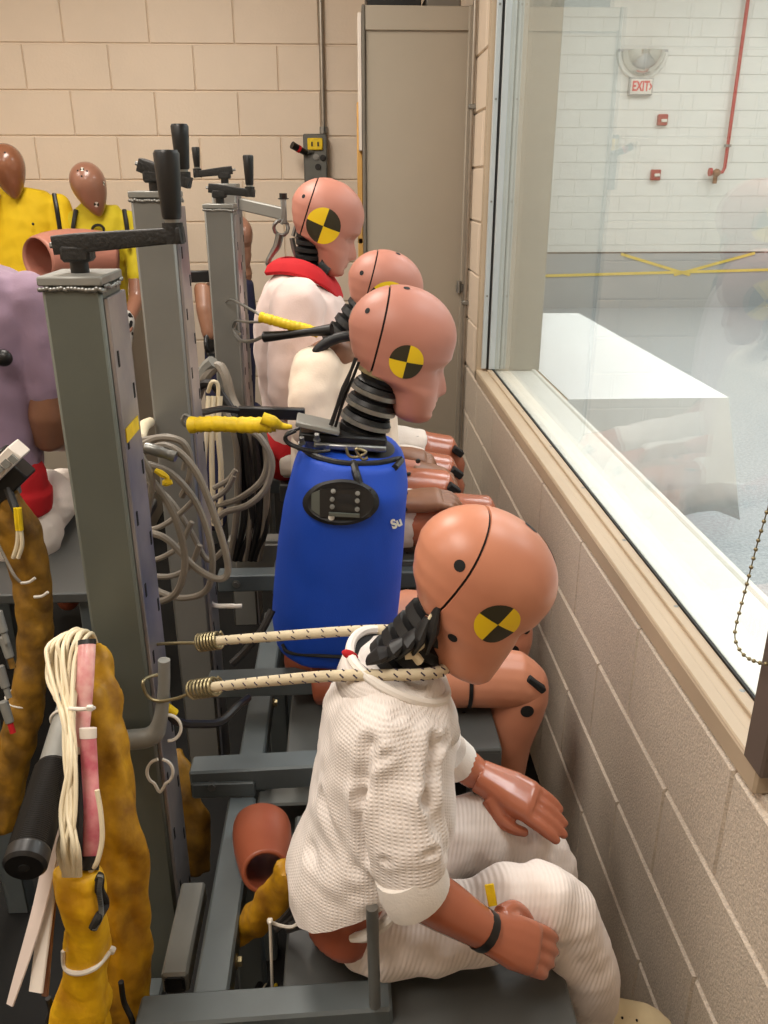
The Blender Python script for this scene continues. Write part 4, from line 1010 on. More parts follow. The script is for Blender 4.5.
def ov(t, k=1): return (cx + rx * k * math.cos(t) , cy + ry * k * math.sin(t) + (rx * k * math.cos(t)) * -.02)
# black oval patch with recessed window
bm = NB(); ctr = bm.verts.new(on_jacket(cx, cy, .003)[0]); prev = None
for k, of in ((.35, .003), (.7, .004), (.86, .010), (1, .008), (1.03, .0005)):
    vs = [bm.verts.new(on_jacket(*ov(2 * math.pi * i / 40, k), of)[0]) for i in range(40)]
    for i in range(40):
        if prev: bm.faces.new((prev[i], prev[(i + 1) % 40], vs[(i + 1) % 40], vs[i]))
        else: bm.faces.new((ctr, vs[i], vs[(i + 1) % 40]))
    prev = vs
ptc = obj('oval_patch', bm, M['rubber'], jk, label='black oval shoulder opening')
def quad_plate(name, corners, off, m, root):
    bm = NB(); f = bm.faces.new([bm.verts.new(on_jacket(x, y, off)[0]) for x, y in corners]); q = bmesh.ops.extrude_face_region(bm, geom=[f]); bmesh.ops.translate(bm, verts=[v for v in q['geom'] if isinstance(v, bmesh.types.BMVert)], vec=(0, -.006, 0)); return obj(name, bm, m, root, False)
quad_plate('inner_plate', [(321, 489), (370, 489), (370, 515), (321, 515)], .006, M['black'], ptc)
quad_plate('side_plate', [(313, 492), (321, 490), (321, 514), (313, 508)], .005, M['post'], ptc)
quad_plate('lower_plate', [(330, 510), (359, 511), (359, 514), (330, 513)], .012, M['post'], ptc)
for (px, py) in ((334, 492), (333, 498), (333, 505), (357, 494), (357, 500), (357, 507)): p, nn = on_jacket(px, py, .011); screw(ptc, p, nn, .0032, M['rail_light'], 'rivet', .004)
p, nn = on_jacket(332, 516, .008); screw(ptc, p, nn, .0042, M['white_mark'], 'rivet', .004)
strip('piping', [(300, 448), (312, 456), (330, 462), (352, 465), (380, 464), (400, 460), (408, 462)], .0065, M['rubber'], jk)
strip('piping', [(353, 464), (356, 474), (359, 484)], .008, M['rubber'], jk)
strip('piping', [(275, 648), (290, 652), (320, 655), (350, 656), (380, 653)], .004, M['rubber'], jk)
e0 = [P(x, y, 1.60) for x, y in ((409, 462), (408, 480), (407, 510), (404, 550), (401, 590), (399, 620))]
bm = NB(); tube(bm, [p - V((.012, 0, 0)) for p in e0], .0045, 8); obj('piping', bm, M['rubber'], jk)
bm = NB(); ell(bm, P(362, 450, 1.62), (.075, .105, .018), 28, (0, R(5), 0)); obj('neck_yoke', bm, M['rubber'], jk)
# white lettering on the chest
tm = text_mesh('Su', .026, 0.0, .0012)
import numpy as np
bmT = NB(); bmT.from_mesh(tm); bmesh.ops.subdivide_edges(bmT, edges=bmT.edges[:], cuts=1)
for v in bmT.verts:
    x, y = v.co.x, v.co.y; an = R(22)
    px = 396 + (x * math.cos(an) - y * math.sin(an)) * 430; py = 523 - (x * math.sin(an) + y * math.cos(an)) * 480
    v.co = on_jacket(min(px, 402), py, .0015)[0]
obj('lettering', bmT, M['white_mark'], jk, False, 'white letters on the blue chest')
# pelvis, legs
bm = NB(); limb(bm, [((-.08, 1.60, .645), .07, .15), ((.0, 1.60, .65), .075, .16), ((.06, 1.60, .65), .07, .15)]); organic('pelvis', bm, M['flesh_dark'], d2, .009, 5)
def leg2(y, kx, kz, fx, near):
    bm = NB(); limb(bm, [((.04, y + (.03 if near else -.03), .648), .075), ((.14, y + .01, .648), .074), ((kx - .105, y, kz + .012), .066)], ends=False)
    th = obj('thigh', bm, M['flesh'], d2)
    bm = NB(); loft(bm, [((kx - .112, y, kz + .011), .0672, .0672), ((kx - .104, y, kz + .011), .0672, .0672)], 28, (0, 1, 0)); obj('thigh_joint', bm, M['black'], th, label='black ring round the thigh')
    bm = NB(); limb(bm, [((kx - .10, y, kz + .010), .065), ((kx - .05, y, kz + .006), .064), ((kx - .005, y, kz), .063, .060), ((kx + .014, y, kz - .012), .056)], ends=True)
    kc = organic('knee_cap', bm, M['flesh'], d2, .005, 4)
    bm = NB(); box(bm, (kx + .030, y - .022, kz + .016), (.05, .06, .014), (0, R(42), 0), .003); obj('knee_slot', bm, M['black_matt'], kc, label='black knee joint slot')
    bm = NB(); limb(bm, [((kx + .022, y - .004, kz - .022), .052, .050), ((kx + .006, y, kz - .07), .060, .052), ((kx - .02, y + .005, kz - .16), .062, .055), ((kx - .02, y + .01, kz - .28), .052, .046), ((fx - .06, y + .03, .17), .042, .038), ((fx - .06, y + .03, .10), .040, .036)])
    lg = organic('lower_leg', bm, M['flesh'], d2, .007, 6)
    b2 = bvh_of(lg); h = b2.ray_cast(Vector((kx + .014, y - .3, kz - .045)), Vector((0, 1, 0)))[0]
    if h: bm = NB(); cyl(bm, h + V((0, -.0015, 0)), h + V((0, .004, 0)), .014, seg=18); obj('knee_hole', bm, M['black_matt'], lg, label='dark oval knee hole')
    bm = NB(); limb(bm, [((fx - .10, y + .03, .055), .045, .042), ((fx - .04, y + .03, .055), .048, .046), ((fx + .05, y + .03, .045), .036, .048), ((fx + .09, y + .03, .04), .028, .038)], n=2.4); limb(bm, [((fx - .07, y + .03, .06), .05, .045), ((fx - .065, y + .03, .15), .048, .044)])
    obj_ = organic('shoe', bm, M['black'], d2, .007, 5)
leg2(1.51, .355, .635, .422, True); leg2(1.745, .37, .64, .420, False)

# ---------------------------------------------------------------- 3: cream shirt
d3 = thing('crash_test_dummy', (-.04, 2.25, .668), 'dummy in a cream sleeveless shirt, half hidden behind the blue-jacket dummy head', 'dummy')
head(d3, P(383, 293, 2.25), .205, 16, 0, .7, M['flesh_pink'], markers=[((.08, -.40, -.06), .26, 61)], holes=[((-.36, -.3, .2), .03), ((.05, -.1, .6), .035)])
neck_rubber(d3, P(335, 348, 2.25), P(368, 305, 2.25), .05, 5)
bm = NB()
for (px, py, r) in ((366, 300, .006), (357, 315, .006), (352, 328, .006)): ell(bm, P(px, py, 2.19), (r * 1.3, r, r * 1.3), 8)
tube(bm, PP([(358, 330), (352, 318), (357, 307), (366, 302)], 2.18), .007, 8); obj('neck_fitting', bm, M['steel'], d3)
bm = NB(); tr = []
for (y, xl, xr, ry) in ((352, 316, 372, .12), (372, 298, 392, .175), (400, 292, 398, .18), (440, 292, 400, .17), (490, 290, 402, .165), (540, 288, 405, .165)):
    p, q = P(xl, y, 2.25), P(xr, y, 2.25); tr.append(((p + q) / 2, (q - p).length / 2, ry))
loft(bm, tr, 28, (0, 1, 0), 2.3); limb(bm, [(P(318, 372, 2.12), .07), (P(312, 400, 2.07), .064), (P(312, 425, 2.05), .058)]); organic('shirt', bm, M['cream'], d3, .008, 5, .008, 12, None, 12)
bm = NB(); limb(bm, [(P(338, 352, 2.16), .05), (P(345, 362, 2.25), .07, .13), (P(352, 345, 2.25), .05, .09)]); organic('shoulders', bm, M['skin_brown'], d3, .008, 4)
bm = NB(); a, b = P(316, 352, 2.10), P(352, 338, 2.16); tube(bm, PP([(312, 362), (318, 350), (332, 340), (350, 336), (366, 340)], 2.1), [.008, .013, .014, .013, .010], 12); obj('shoulder_strap', bm, M['rubber'], d3)
# arms: upper arm, forearm, hand
for (sy, hp, hn, ep, th_) in ((2.08, (402, 502, 2.06), (425, 500, 2.06), (340, 480, 2.03), 1), (2.42, (415, 470, 2.40), (430, 474, 2.40), (345, 465, 2.46), -1)):
    bm = NB(); s_ = P(328, 372, sy)
    limb(bm, [(P(316, 408, sy - .01), .045), (P(322, 430, sy), .045), (P(*ep), .042), (P((ep[0] + hp[0]) / 2, (ep[1] + hp[1]) / 2, (ep[2] + hp[2]) / 2), .038), (P(*hp), .030)])
    ar = organic('arm', bm, M['flesh_pink'], d3, .008, 5)
    hand(ar, P(*hp), P(*hn) - P(*hp), (.35, .2, -.9), .195, M['skin_brown'], .42 if th_ == 1 else .75, th_, False, .0035)
    w0, w1 = P(*hp), P(hp[0] + 4, hp[1], hp[2]); bm = NB(); q = [P(hp[0] + 3, hp[1] + dy, hp[2] - .032) for dy in (-9, 7)]
    for p in q: ell(bm, p, (.008, .006, .008), 10)
    obj('wrist_screw', bm, M['black'], ar, label='black wrist screw')
def legs_short(root, ys, hipx, hipz, knees, shorts, hem=.55, feet=True):
    bm = NB(); limb(bm, [((hipx - .05, sum(ys) / 2, hipz), .08, .17), ((hipx + .05, sum(ys) / 2, hipz + .005), .085, .18)])
    for y, k in zip(ys, knees):
        hip = V((hipx + .02, y, hipz + .01)); k = Vector(k); limb(bm, [(hip, .085), (hip.lerp(k, hem * .6), .084), (hip.lerp(k, hem), .082)], ends=False)
    organic('shorts', bm, M[shorts], root, .008, 5, .006, 14, None, 3)
    for y, k in zip(ys, knees):
        hip = V((hipx + .02, y, hipz + .01)); k = Vector(k)
        bm = NB(); limb(bm, [(hip.lerp(k, .3), .07), (hip.lerp(k, hem), .078), (hip.lerp(k, .85), .074), (k, .074), (k + V((.02, 0, -.03)), .058), (k + V((.0, 0, -.14)), .058), (k + V((.0, .01, -.40)), .042)])
        lg = organic('leg', bm, M['flesh_gloss'], root, .008, 5)
        bv = bvh_of(lg)
        h = bv.ray_cast(k + V((-.10, -.05, .3)), Vector((0, .05, -1)))[0]
        if h: bm = NB(); cyl(bm, h - V((0, 0, .004)), h + V((0, 0, .0015)), .013, seg=16); obj('bolt_hole', bm, M['black_matt'], lg, label='dark round bolt hole')
        bm = NB(); box(bm, k + V((.040, -.056, .030)), (.040, .03, .022), (0, R(38), 0), .003); obj('knee_slot', bm, M['black_matt'], lg, label='black knee joint slot')
        bm = NB(); limb(bm, [(k + V((-.03, .01, -.45)), .045, .042), (k + V((.05, .01, -.46)), .036, .045), (k + V((.10, .01, -.465)), .026, .036)], n=2.3); limb(bm, [(k + V((.0, .01, -.38)), .044), (k + V((.0, .01, -.44)), .044)]); organic('shoe', bm, M['black'], root, .008, 4)
legs_short(d3, (2.13, 2.37), -.03, .755, (P(480, 520, 2.12), P(438, 492, 2.38)), 'white_cloth', .52)
# ---------------------------------------------------------------- 4: pale T-shirt
d4 = thing('crash_test_dummy', (-.15, 2.65, .708), 'dummy in a pale pink T-shirt with red collar and a large head marker', 'dummy')
head(d4, P(325, 221, 2.65), .226, 20, 0, 1.0, M['flesh_pink'], markers=[((.0, -.40, -.05), .225, 88)], holes=[((-.38, -.3, .22), .026)], seam=-.25)
neck_rubber(d4, P(310, 275, 2.65), P(312, 232, 2.65), .047, 6)
bm = NB(); loft(bm, [(P(316, 268, 2.63), .05, .05), (P(326, 275, 2.63), .05, .05)], 16); obj('neck_bib', bm, M['black'], d4)
bm = NB(); tr = []
for (y, xl, xr, ry) in ((278, 280, 335, .12), (290, 266, 342, .185), (315, 256, 350, .20), (350, 254, 352, .185), (400, 262, 352, .17), (425, 264, 350, .17), (440, 266, 346, .165)):
    p, q = P(xl, y, 2.65), P(xr, y, 2.65); tr.append(((p + q) / 2, (q - p).length / 2, ry))
loft(bm, tr, 28, (0, 1, 0), 2.2)
limb(bm, [(P(298, 305, 2.48), .085), (P(295, 340, 2.44), .075), (P(291, 372, 2.43), .066), (P(290, 395, 2.43), .062)])
limb(bm, [(P(312, 305, 2.82), .085), (P(318, 345, 2.86), .075), (P(320, 385, 2.87), .066)])
organic('shirt', bm, M['pink_shirt'], d4, .008, 6, .008, 11, None, 20)
cl = [P(x, y, z) for x, y, z in ((268, 267, 2.62), (285, 266, 2.56), (305, 270, 2.53), (325, 280, 2.54), (336, 290, 2.6), (340, 288, 2.68), (330, 276, 2.74), (305, 267, 2.76), (280, 263, 2.72))]
bm = NB(); cm = sum(cl, V((0, 0, 0))) / len(cl); co_ = cat_rom(cl + [cl[0]], 5)[:-1]; prev = None
for kx_, dz_ in ((.62, .018), (.70, .030), (.86, .022), (1.02, .004), (1.10, -.018), (1.06, -.026)):
    vs = [bm.verts.new(cm + (p - cm) * kx_ + V((0, 0, dz_))) for p in co_]
    if prev:
        for i in range(len(vs)): bm.faces.new((prev[i], prev[(i + 1) % len(vs)], vs[(i + 1) % len(vs)], vs[i]))
    prev = vs
cr = obj('collar', bm, M['red'], d4, label='red collar'); sd = cr.modifiers.new('thickness', 'SOLIDIFY'); sd.thickness = .004
for (y, s) in ((2.43, 0), (2.87, 8)):
    bm = NB(); limb(bm, [(P(291 + s * 3, 380, y), .046), (P(293 + s * 3, 410, y), .044), (P(330 + s * 3, 440, y), .038), (P(390, 452 - s, y + .02), .03)]); ar = organic('arm', bm, M['flesh_pink'], d4, .008, 5)
    hand(ar, P(396, 454 - s, y + .03), P(425, 458 - s, y + .03) - P(396, 454 - s, y + .03), (.2, .2, -.9), .17, M['skin_brown'], .6, 1 if s == 0 else -1, False, .004)
bm = NB(); a, b = P(284, 370, 2.42), P(303, 366, 2.46); tube(bm, [a, (a + b) / 2 + V((0, -.01, .004)), b], .010, 8); obj('red_hem', bm, M['red'], d4, label='red hem showing beside the sleeve')
bm = NB(); limb(bm, [((-.20, 2.65, .80), .11, .165), ((-.15, 2.65, .86), .10, .16)]); organic('undershorts', bm, M['red'], d4, .009, 5)
legs_short(d4, (2.53, 2.77), -.16, .80, (P(442, 476, 2.55), P(444, 455, 2.78)), 'white_cloth', .84)
# ---------------------------------------------------------------- mauve shirt dummy (second row, seen from behind)
d5 = thing('crash_test_dummy', (-.98, 2.3, .62), 'dummy in a mauve shirt and white shorts turned away behind the nearest post', 'dummy')
bm = NB(); tr = []
for (y, xl, xr, ry) in ((268, -30, 20, .09), (282, -52, 36, .11), (310, -60, 44, .13), (350, -56, 42, .13), (400, -52, 40, .125), (440, -50, 40, .125), (470, -48, 40, .125), (492, -40, 30, .12)):
    p, q = P(xl, y, 2.3), P(xr, y, 2.3); tr.append(((p + q) / 2, (q - p).length / 2, ry))
loft(bm, tr, 28, (0, 1, 0), 2.3)
limb(bm, [(P(28, 300, 2.28), .075), (P(40, 335, 2.27), .066), (P(46, 365, 2.27), .062), (P(47, 386, 2.27), .060)])
limb(bm, [(P(-48, 300, 2.28), .075), (P(-60, 365, 2.27), .062), (P(-62, 386, 2.27), .060)])
organic('shirt', bm, M['purple'], d5, .008, 6, .009, 9, None, 31)
for s in (0, 1):
    bm = NB(); x = 47 if s == 0 else -62
    limb(bm, [(P(x, 380, 2.27), .05), (P(x, 415, 2.27), .052), (P(x + 2, 436, 2.29), .048), (P(x + 14 - 40 * s, 438, 2.42), .042), (P(x + 20 - 40 * s, 425, 2.55), .034)])
    ar = organic('arm', bm, M['skin_brown'], d5, .008, 5)
    w = P(x + 20 - 40 * s, 425, 2.55); hand(ar, w, (.1 - .2 * s, 1, .05), (0, 0, -1), .17, M['skin_brown'], .5, 1 - 2 * s, False, .005)
bm = NB(); limb(bm, [(P(-40, 272, 2.3), .05), (P(-52, 240, 2.32), .045)]); obj('neck', bm, M['rubber'], d5)
head(d5, P(-62, 200, 2.34), .2, 10, 90, .7, M['skin_deep2'], seam=None)
bm = NB(); limb(bm, [(P(5, 480, 2.28), .13, .12), (P(2, 500, 2.28), .14, .13)]); organic('undershorts', bm, M['red'], d5, .008, 4)
bm = NB(); limb(bm, [(P(22, 530, 2.3), .12, .12), (P(46, 500, 2.42), .105, .10), (P(62, 494, 2.62), .085), (P(70, 492, 2.78), .08)]); limb(bm, [(P(-20, 530, 2.3), .12, .12), (P(-20, 505, 2.5), .10), (P(-15, 492, 2.78), .08)])
organic('shorts', bm, M['white_cloth'], d5, .008, 8, .005, 12, None, 9)
for x in (70, -15):
    bm = NB(); limb(bm, [(P(x, 494, 2.74), .07), (P(x, 492, 2.92), .066), (P(x, 500, 2.96), .06), (P(x - 2, 600, 2.98), .045)]); organic('leg', bm, M['flesh_dark'], d5, .01, 5)
bm = NB(); ell(bm, P(3, 358, 2.15), (.024, .016, .022), 14); obj('back_knob', bm, M['black'], d5, label='black round knob on the back')
bm = NB(); box(bm, (-.95, 2.35, .60), (.6, .7, .03), None, .004); 
t = thing('seat_plate', (-.95, 2.5, .58), 'dark seat plate under the mauve shirt dummy', 'seat'); obj('plate', bm, M['plate'], t)
for (x, y) in ((-1.2, 2.05), (-.7, 2.05), (-1.2, 2.65), (-.7, 2.65)): bm = NB(); beam(bm, (x, y, 0), (x, y, .586), .05, .05); obj('leg', bm, M['rail'], t)
# connector module in front of that dummy (dark box with white terminal block, at the frame edge)
c = P(2, 490, 1.5)
t = thing('connector_module', c, 'white and black connector block at the left edge above the ochre sleeve', 'connector')
rot = Euler((0, R(-42), 0)).to_matrix()
bm = NB(); box(bm, P(0, 478, 1.5), (.10, .05, .07), rot, .003); obj('case', bm, M['black'], t)
bm = NB(); box(bm, P(2, 466, 1.48), (.10, .05, .03), rot, .002); obj('terminal_strip', bm, M['paper'], t)
for i in range(4): bm = NB(); box(bm, P(-8 + i * 7, 470 - i * 5 + 4, 1.452), (.012, .006, .014), rot); obj('terminal', bm, M['rail_light'], t)
mp = P(0, 484, 1.52); bm = NB(); beam(bm, mp + V((.02, .03, -.02)), (-.80, 1.56, mp.z - .02), .03, .03); obj('mounting_arm', bm, M['rail'], t)
bm = NB(); beam(bm, (-.80, 1.56, 0), (-.80, 1.56, mp.z + .25), .05, .05); obj('stand_post', bm, M['rail'], t)
# ---------------------------------------------------------------- shelf cabinet with the two yellow dummies
t = thing('low_cabinet', (-1.5, 3.95, 0), 'low grey cabinet with a plywood top under the yellow shirt dummies', 'cabinet')
bm = NB(); box(bm, (-1.72, 3.98, .53), (1.5, .62, 1.06), None, .006); obj('body', bm, M['cab'], t)
bm = NB(); box(bm, (-1.71, 3.97, 1.08), (1.54, .66, .035), None, .004); obj('top', bm, M['wood'], t)
for i in range(3): bm = NB(); box(bm, (-2.2 + i * .48, 3.665, .53), (.46, .012, .98), None, .004); dr = obj('door', bm, M['cab'], t); bm = NB(); box(bm, (-2.02 + i * .48, 3.65, .6), (.015, .02, .12), None, .003); obj('handle', bm, M['steel'], dr)
def sit_small(cx, hy, Y, sw, label, shirt, skin, lean, hp, stripes):
    d = thing('crash_test_dummy', P(cx, 300, Y), label, 'dummy')
    hc = P(hp[0], hp[1], Y - .10)
    head(d, hc + V((0, 0, -.012)), .175, 12, -80, .25, skin, seam=None, roll=-lean, egg=True,
         markers=[((.5, .05, -.40), .062, 20), ((.25, .42, .10), .05, 0), ((.42, .02, .75), .05, 30)] if stripes else [], white=True,
         holes=[((.45, -.05, .45), .022), ((.36, .12, .5), .022), ((.30, -.1, .55), .022)])
    bm = NB(); limb(bm, [(P(hp[0] + 12, hp[1] + 44, Y + .03), .05), (P(hp[0] + 7, hp[1] + 18, Y + .02), .036)]); obj('neck', bm, skin, d)
    bm = NB(); a, b = P(hp[0] + 11, hp[1] + 38, Y), P(hp[0] + 9, hp[1] + 32, Y); loft(bm, [(a, .066, .066), (b, .058, .058)], 20); obj('neckline', bm, M['black'], d)
    bm = NB(); tr = []
    for (y, k, ry) in ((0, .55, .06), (10, .85, .085), (30, .95, .10), (60, .9, .10), (100, .88, .10), (130, .95, .11)):
        p, q = P(cx - sw * k, hy + y, Y), P(cx + sw * k, hy + y, Y); tr.append(((p + q) / 2, (q - p).length / 2, ry))
    loft(bm, tr, 24, (0, 1, 0), 2.3)
    for s in (-1, 1): limb(bm, [(P(cx + s * sw * .92, hy + 18, Y), .052), (P(cx + s * sw * 1.15, hy + 55, Y - .05), .046), (P(cx + s * sw * 1.2, hy + 72, Y - .08), .045)])
    organic('shirt', bm, M[shirt], d, .008, 5, .006, 12, None, cx)
    for s in (-1, 1):
        bm = NB(); w = P(cx + s * sw * .9, hy + 118, Y - .26); limb(bm, [(P(cx + s * sw * 1.18, hy + 66, Y - .07), .038), (P(cx + s * sw * 1.2, hy + 95, Y - .12), .036), (w, .028)]); ar = organic('arm', bm, skin, d, .008, 4)
        hand(ar, w, (-s * .4, -1, -.3), (0, 0, -1), .13, skin, .5, s, False, .005)
        bm = NB(); tube(bm, [P(cx + s * sw * .78, hy + 6, Y - .07), P(cx + s * sw * .86, hy + 22, Y - .10), P(cx + s * sw * .95, hy + 44, Y - .10)], .010, 8); obj('sleeve_seam', bm, M['black'] if stripes or s > 0 else M['cuff'], d)
    bm = NB()
    for s in (-1, 1): limb(bm, [(P(cx + s * sw * .4, hy + 122, Y), .085), (P(cx + s * sw * .6, hy + 118, Y - .30), .07), (P(cx + s * sw * .6, hy + 160, Y - .34), .05)])
    organic('pants', bm, M['check'], d, .009, 5)
    bm = NB()
    for (dx, dy) in ((3, 36), (5, 52), (-4, 70)): ell(bm, P(cx + dx + 4, hy + dy, Y - .115), (.006, .004, .006), 8)
    if not stripes: obj('shirt_stud', bm, M['black'], d)
    else:
        bm.free(); bm = NB(); tube(bm, [P(cx - 2 + 6 * math.cos(t / 16 * 6.283), hy + 26 + 5 * math.sin(t / 16 * 6.283), Y - .108) for t in range(17)], .006, 6, False); obj('chest_ring', bm, M['black'], d, label='black ring on the chest')
    return d
sit_small(26, 188, 3.95, 36, 'brown dummy in a plain yellow shirt, its head cut by the frame edge', 'yellow_shirt', M['skin_deep'], -8, (8, 168), False)
sit_small(100, 204, 3.95, 31, 'brown dummy in a lemon shirt, its tilted head dotted with small white markers', 'yellow_green', M['skin_deep2'], -14, (90, 186), True)
# loose hollow terracotta limb shells
def shell(name, label, axis_pts, radii, wall, m, seg=28, bite=None):
    bm = NB(); cs = [Vector(p) for p in axis_pts]; outer = []; prev = None; N = len(cs)
    def ring(i, k):
        t = (cs[min(i + 1, N - 1)] - cs[max(i - 1, 0)]).normalized(); a, b = frame_of(t, Vector((0, 1, .2)))
        return [bm.verts.new(cs[i] + a * ((radii[i][0] - k) * math.cos(2 * math.pi * q / seg)) + b * ((radii[i][1] - k) * math.sin(2 * math.pi * q / seg))) for q in range(seg)]
    O = [ring(i, 0) for i in range(N)]; I = [ring(i, wall) for i in range(N)]
    for i in range(N - 1):
        for q in range(seg):
            j = (q + 1) % seg
            bm.faces.new((O[i][q], O[i][j], O[i + 1][j], O[i + 1][q])); bm.faces.new((I[i][j], I[i][q], I[i + 1][q], I[i + 1][j]))
    for q in range(seg):
        j = (q + 1) % seg
        bm.faces.new((O[0][j], O[0][q], I[0][q], I[0][j])); bm.faces.new((O[-1][q], O[-1][j], I[-1][j], I[-1][q]))
    o = obj(name, bm, m, None); sd = o.modifiers.new('smooth', 'SUBSURF'); sd.levels = 1; sd.render_levels = 1
    return props(o, label, 'dummy part')
shell('limb_shell', 'hollow pink terracotta thigh shell lying before the yellow shirt dummies', [P(120, 254, 3.80), P(85, 252, 3.76), P(58, 255, 3.68), P(36, 260, 3.57)], [(.085, .075), (.10, .09), (.105, .095), (.095, .085)], .016, M['flesh_pink'])
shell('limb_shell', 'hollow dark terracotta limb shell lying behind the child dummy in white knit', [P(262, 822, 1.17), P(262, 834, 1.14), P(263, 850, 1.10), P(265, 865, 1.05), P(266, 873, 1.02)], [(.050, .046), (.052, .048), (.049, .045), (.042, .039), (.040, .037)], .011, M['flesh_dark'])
# dummy hidden behind the third post: navy sleeve and hanging brown forearm
d6 = thing('crash_test_dummy', P(235, 330, 3.6), 'dummy in a navy shirt mostly hidden behind the third support post', 'dummy')
head(d6, P(234, 238, 3.6), .18, 10, -60, .6, M['skin_deep2'], seam=None)
bm = NB(); limb(bm, [(P(236, 258, 3.6), .05), (P(238, 275, 3.6), .06)]); obj('neck', bm, M['skin_brown'], d6)
bm = NB(); tr = []
for (y, k, ry) in ((268, 10, .08), (280, 26, .1), (310, 30, .11), (360, 29, .11), (410, 28, .11)):
    p, q = P(234 - k, y, 3.6), P(234 + k * .75, y, 3.6); tr.append(((p + q) / 2, (q - p).length / 2, ry))
loft(bm, tr, 24, (0, 1, 0), 2.2); organic('shirt', bm, M['navy'], d6, .009, 4)
bm = NB(); limb(bm, [(P(212, 292, 3.55), .044), (P(203, 290, 3.5), .040), (P(205, 310, 3.45), .036), (P(209, 335, 3.42), .028)]); ar = organic('arm', bm, M['skin_brown'], d6, .008, 4)
hand(ar, P(209, 333, 3.42), (0, -.1, -1), (.6, -.4, 0), .13, M['black'], .7, 1, False, .005)
bm = NB(); limb(bm, [(P(222, 420, 3.6), .09), (P(215, 425, 3.35), .07), (P(215, 520, 3.33), .05)]); limb(bm, [(P(248, 420, 3.6), .09), (P(250, 425, 3.35), .07), (P(250, 520, 3.33), .05)]); organic('pants', bm, M['navy'], d6, .01, 4)
bm = NB(); beam(bm, P(176, 277, 3.5), P(212, 276, 3.5), .03, .045, .004); 
t = thing('wheelchair_rail', P(194, 300, 3.5), 'short black bar seen between the second and third support posts', 'bar'); obj('bar', bm, M['black'], t); bm = NB(); beam(bm, P(176, 277, 3.52), (P(176, 277, 3.52).x, 3.52, 0), .03, .03, .003); obj('upright', bm, M['black'], t)
t = thing('stool', P(235, 440, 3.55), 'black stool under the navy shirt dummy behind the third post', 'stool')
q = P(234, 432, 3.6); bm = NB(); box(bm, (q.x, 3.58, q.z - .05), (.36, .36, .05), None, .01); obj('seat', bm, M['black'], t)
for sx in (-.14, .14):
    for sy in (-.14, .14): bm = NB(); cyl(bm, (q.x + sx, 3.58 + sy, 0), (q.x + sx, 3.58 + sy, q.z - .07), .013, seg=10); obj('leg', bm, M['steel'], t)

# ================================================================== TIES, CORDS AND CABLES
bungee('bungee_cord', 'upper of two flecked bungee cords, hooked to the nearest post and passing behind the neck', PP([(216, 641, 1.14), (280, 636, 1.08), (350, 631, 1.03), (392, 630, 1.01), (425, 634, 1.0)]), .0075, (P(199, 643, 1.15), P(220, 640, 1.14)), PP([(198, 643, 1.15), (178, 643, 1.16), (160, 644, 1.165), (146, 646, 1.17)]))
bungee('bungee_cord', 'lower of two flecked bungee cords, wound across the front of the bowed neck', PP([(214, 687, 1.05), (270, 681, .98), (330, 676, .91), (390, 675, .885), (425, 674, .885), (444, 669, .91), (447, 655, .95)]), .0075, (P(192, 690, 1.07), P(217, 686, 1.05)), PP([(192, 692, 1.07), (178, 698, 1.075), (158, 701, 1.08), (147, 695, 1.085), (143, 682, 1.09), (152, 676, 1.11), (166, 674, 1.13)]))
def tie_wrap(label, pts, r, hooks, lumps=1):
    t = thing('yellow_strap', Vector(pts[0]), label, 'strap')
    bm = NB(); ps = cat_rom(pts, 10)
    rr = [r * (1 + .05 * math.sin(i * 1.9) + .05 * math.sin(i * 3.1 + 1) + .10 * noise.noise(Vector((i * .37, r * 90, 0)))) for i in range(len(ps))]
    for i, p in enumerate(ps): pass
    tube(bm, ps, rr, 12, False); obj('wrapping', bm, M['tie_yellow'], t)
    for h in hooks:
        bm = NB(); tube(bm, h, .0035, 8); obj('hook', bm, M['steel'], t)
    return t
tw = tie_wrap('yellow wrapped strap running from the second post to the blue-jacket dummy neck bracket', PP([(191, 425, 1.60), (215, 424, 1.58), (240, 425, 1.57), (265, 425, 1.56), (275, 424, 1.56)]), .0155, [PP([(196, 421, 1.6), (186, 415, 1.62), (182, 420, 1.62), (186, 426, 1.62)])])
bm = NB(); tube(bm, PP([(262, 418, 1.55), (272, 422, 1.55), (281, 426, 1.56), (292, 427, 1.56)]), [.012, .013, .008, .004], 10); obj('knot', bm, M['tie_yellow'], tw)
tie_wrap('yellow taped strap with steel wire hooks from the third post, above the cream shirt shoulder', PP([(260, 317, 2.18), (275, 321, 2.17), (289, 325, 2.16), (303, 328, 2.15), (318, 333, 2.14)]), .013, [PP([(262, 316, 2.18), (248, 308, 2.25), (232, 300, 2.36), (226, 302, 2.4)]), PP([(260, 322, 2.18), (246, 322, 2.25), (236, 321, 2.36), (233, 328, 2.4), (240, 334, 2.36)])])
t = thing('black_strap', P(268, 335, 2.2), 'black rubber strap on a wire hook under the yellow taped strap', 'strap')
bm = NB(); tube(bm, PP([(264, 337, 2.18), (285, 335, 2.16), (310, 332, 2.13), (332, 330, 2.11)]), [.014, .011, .010, .016], 10); obj('band', bm, M['black'], t)
bm = NB(); tube(bm, PP([(264, 336, 2.18), (252, 341, 2.24), (240, 340, 2.34), (234, 330, 2.4), (236, 322, 2.4)]), .005, 8); obj('hook', bm, M['steel'], t)
t = thing('black_bar', P(260, 413, 1.95), 'straight black bar passing behind the yellow wrapped strap', 'bar')
bm = NB(); beam(bm, P(238, 412, 1.92), P(305, 414, 1.92), .02, .028, .003); obj('bar', bm, M['black'], t)
bm = NB(); tube(bm, PP([(240, 411, 1.92), (222, 409, 1.88), (205, 412, 1.82), (190, 414, 1.76)]), .008, 8); obj('hook_rod', bm, M['black'], t)
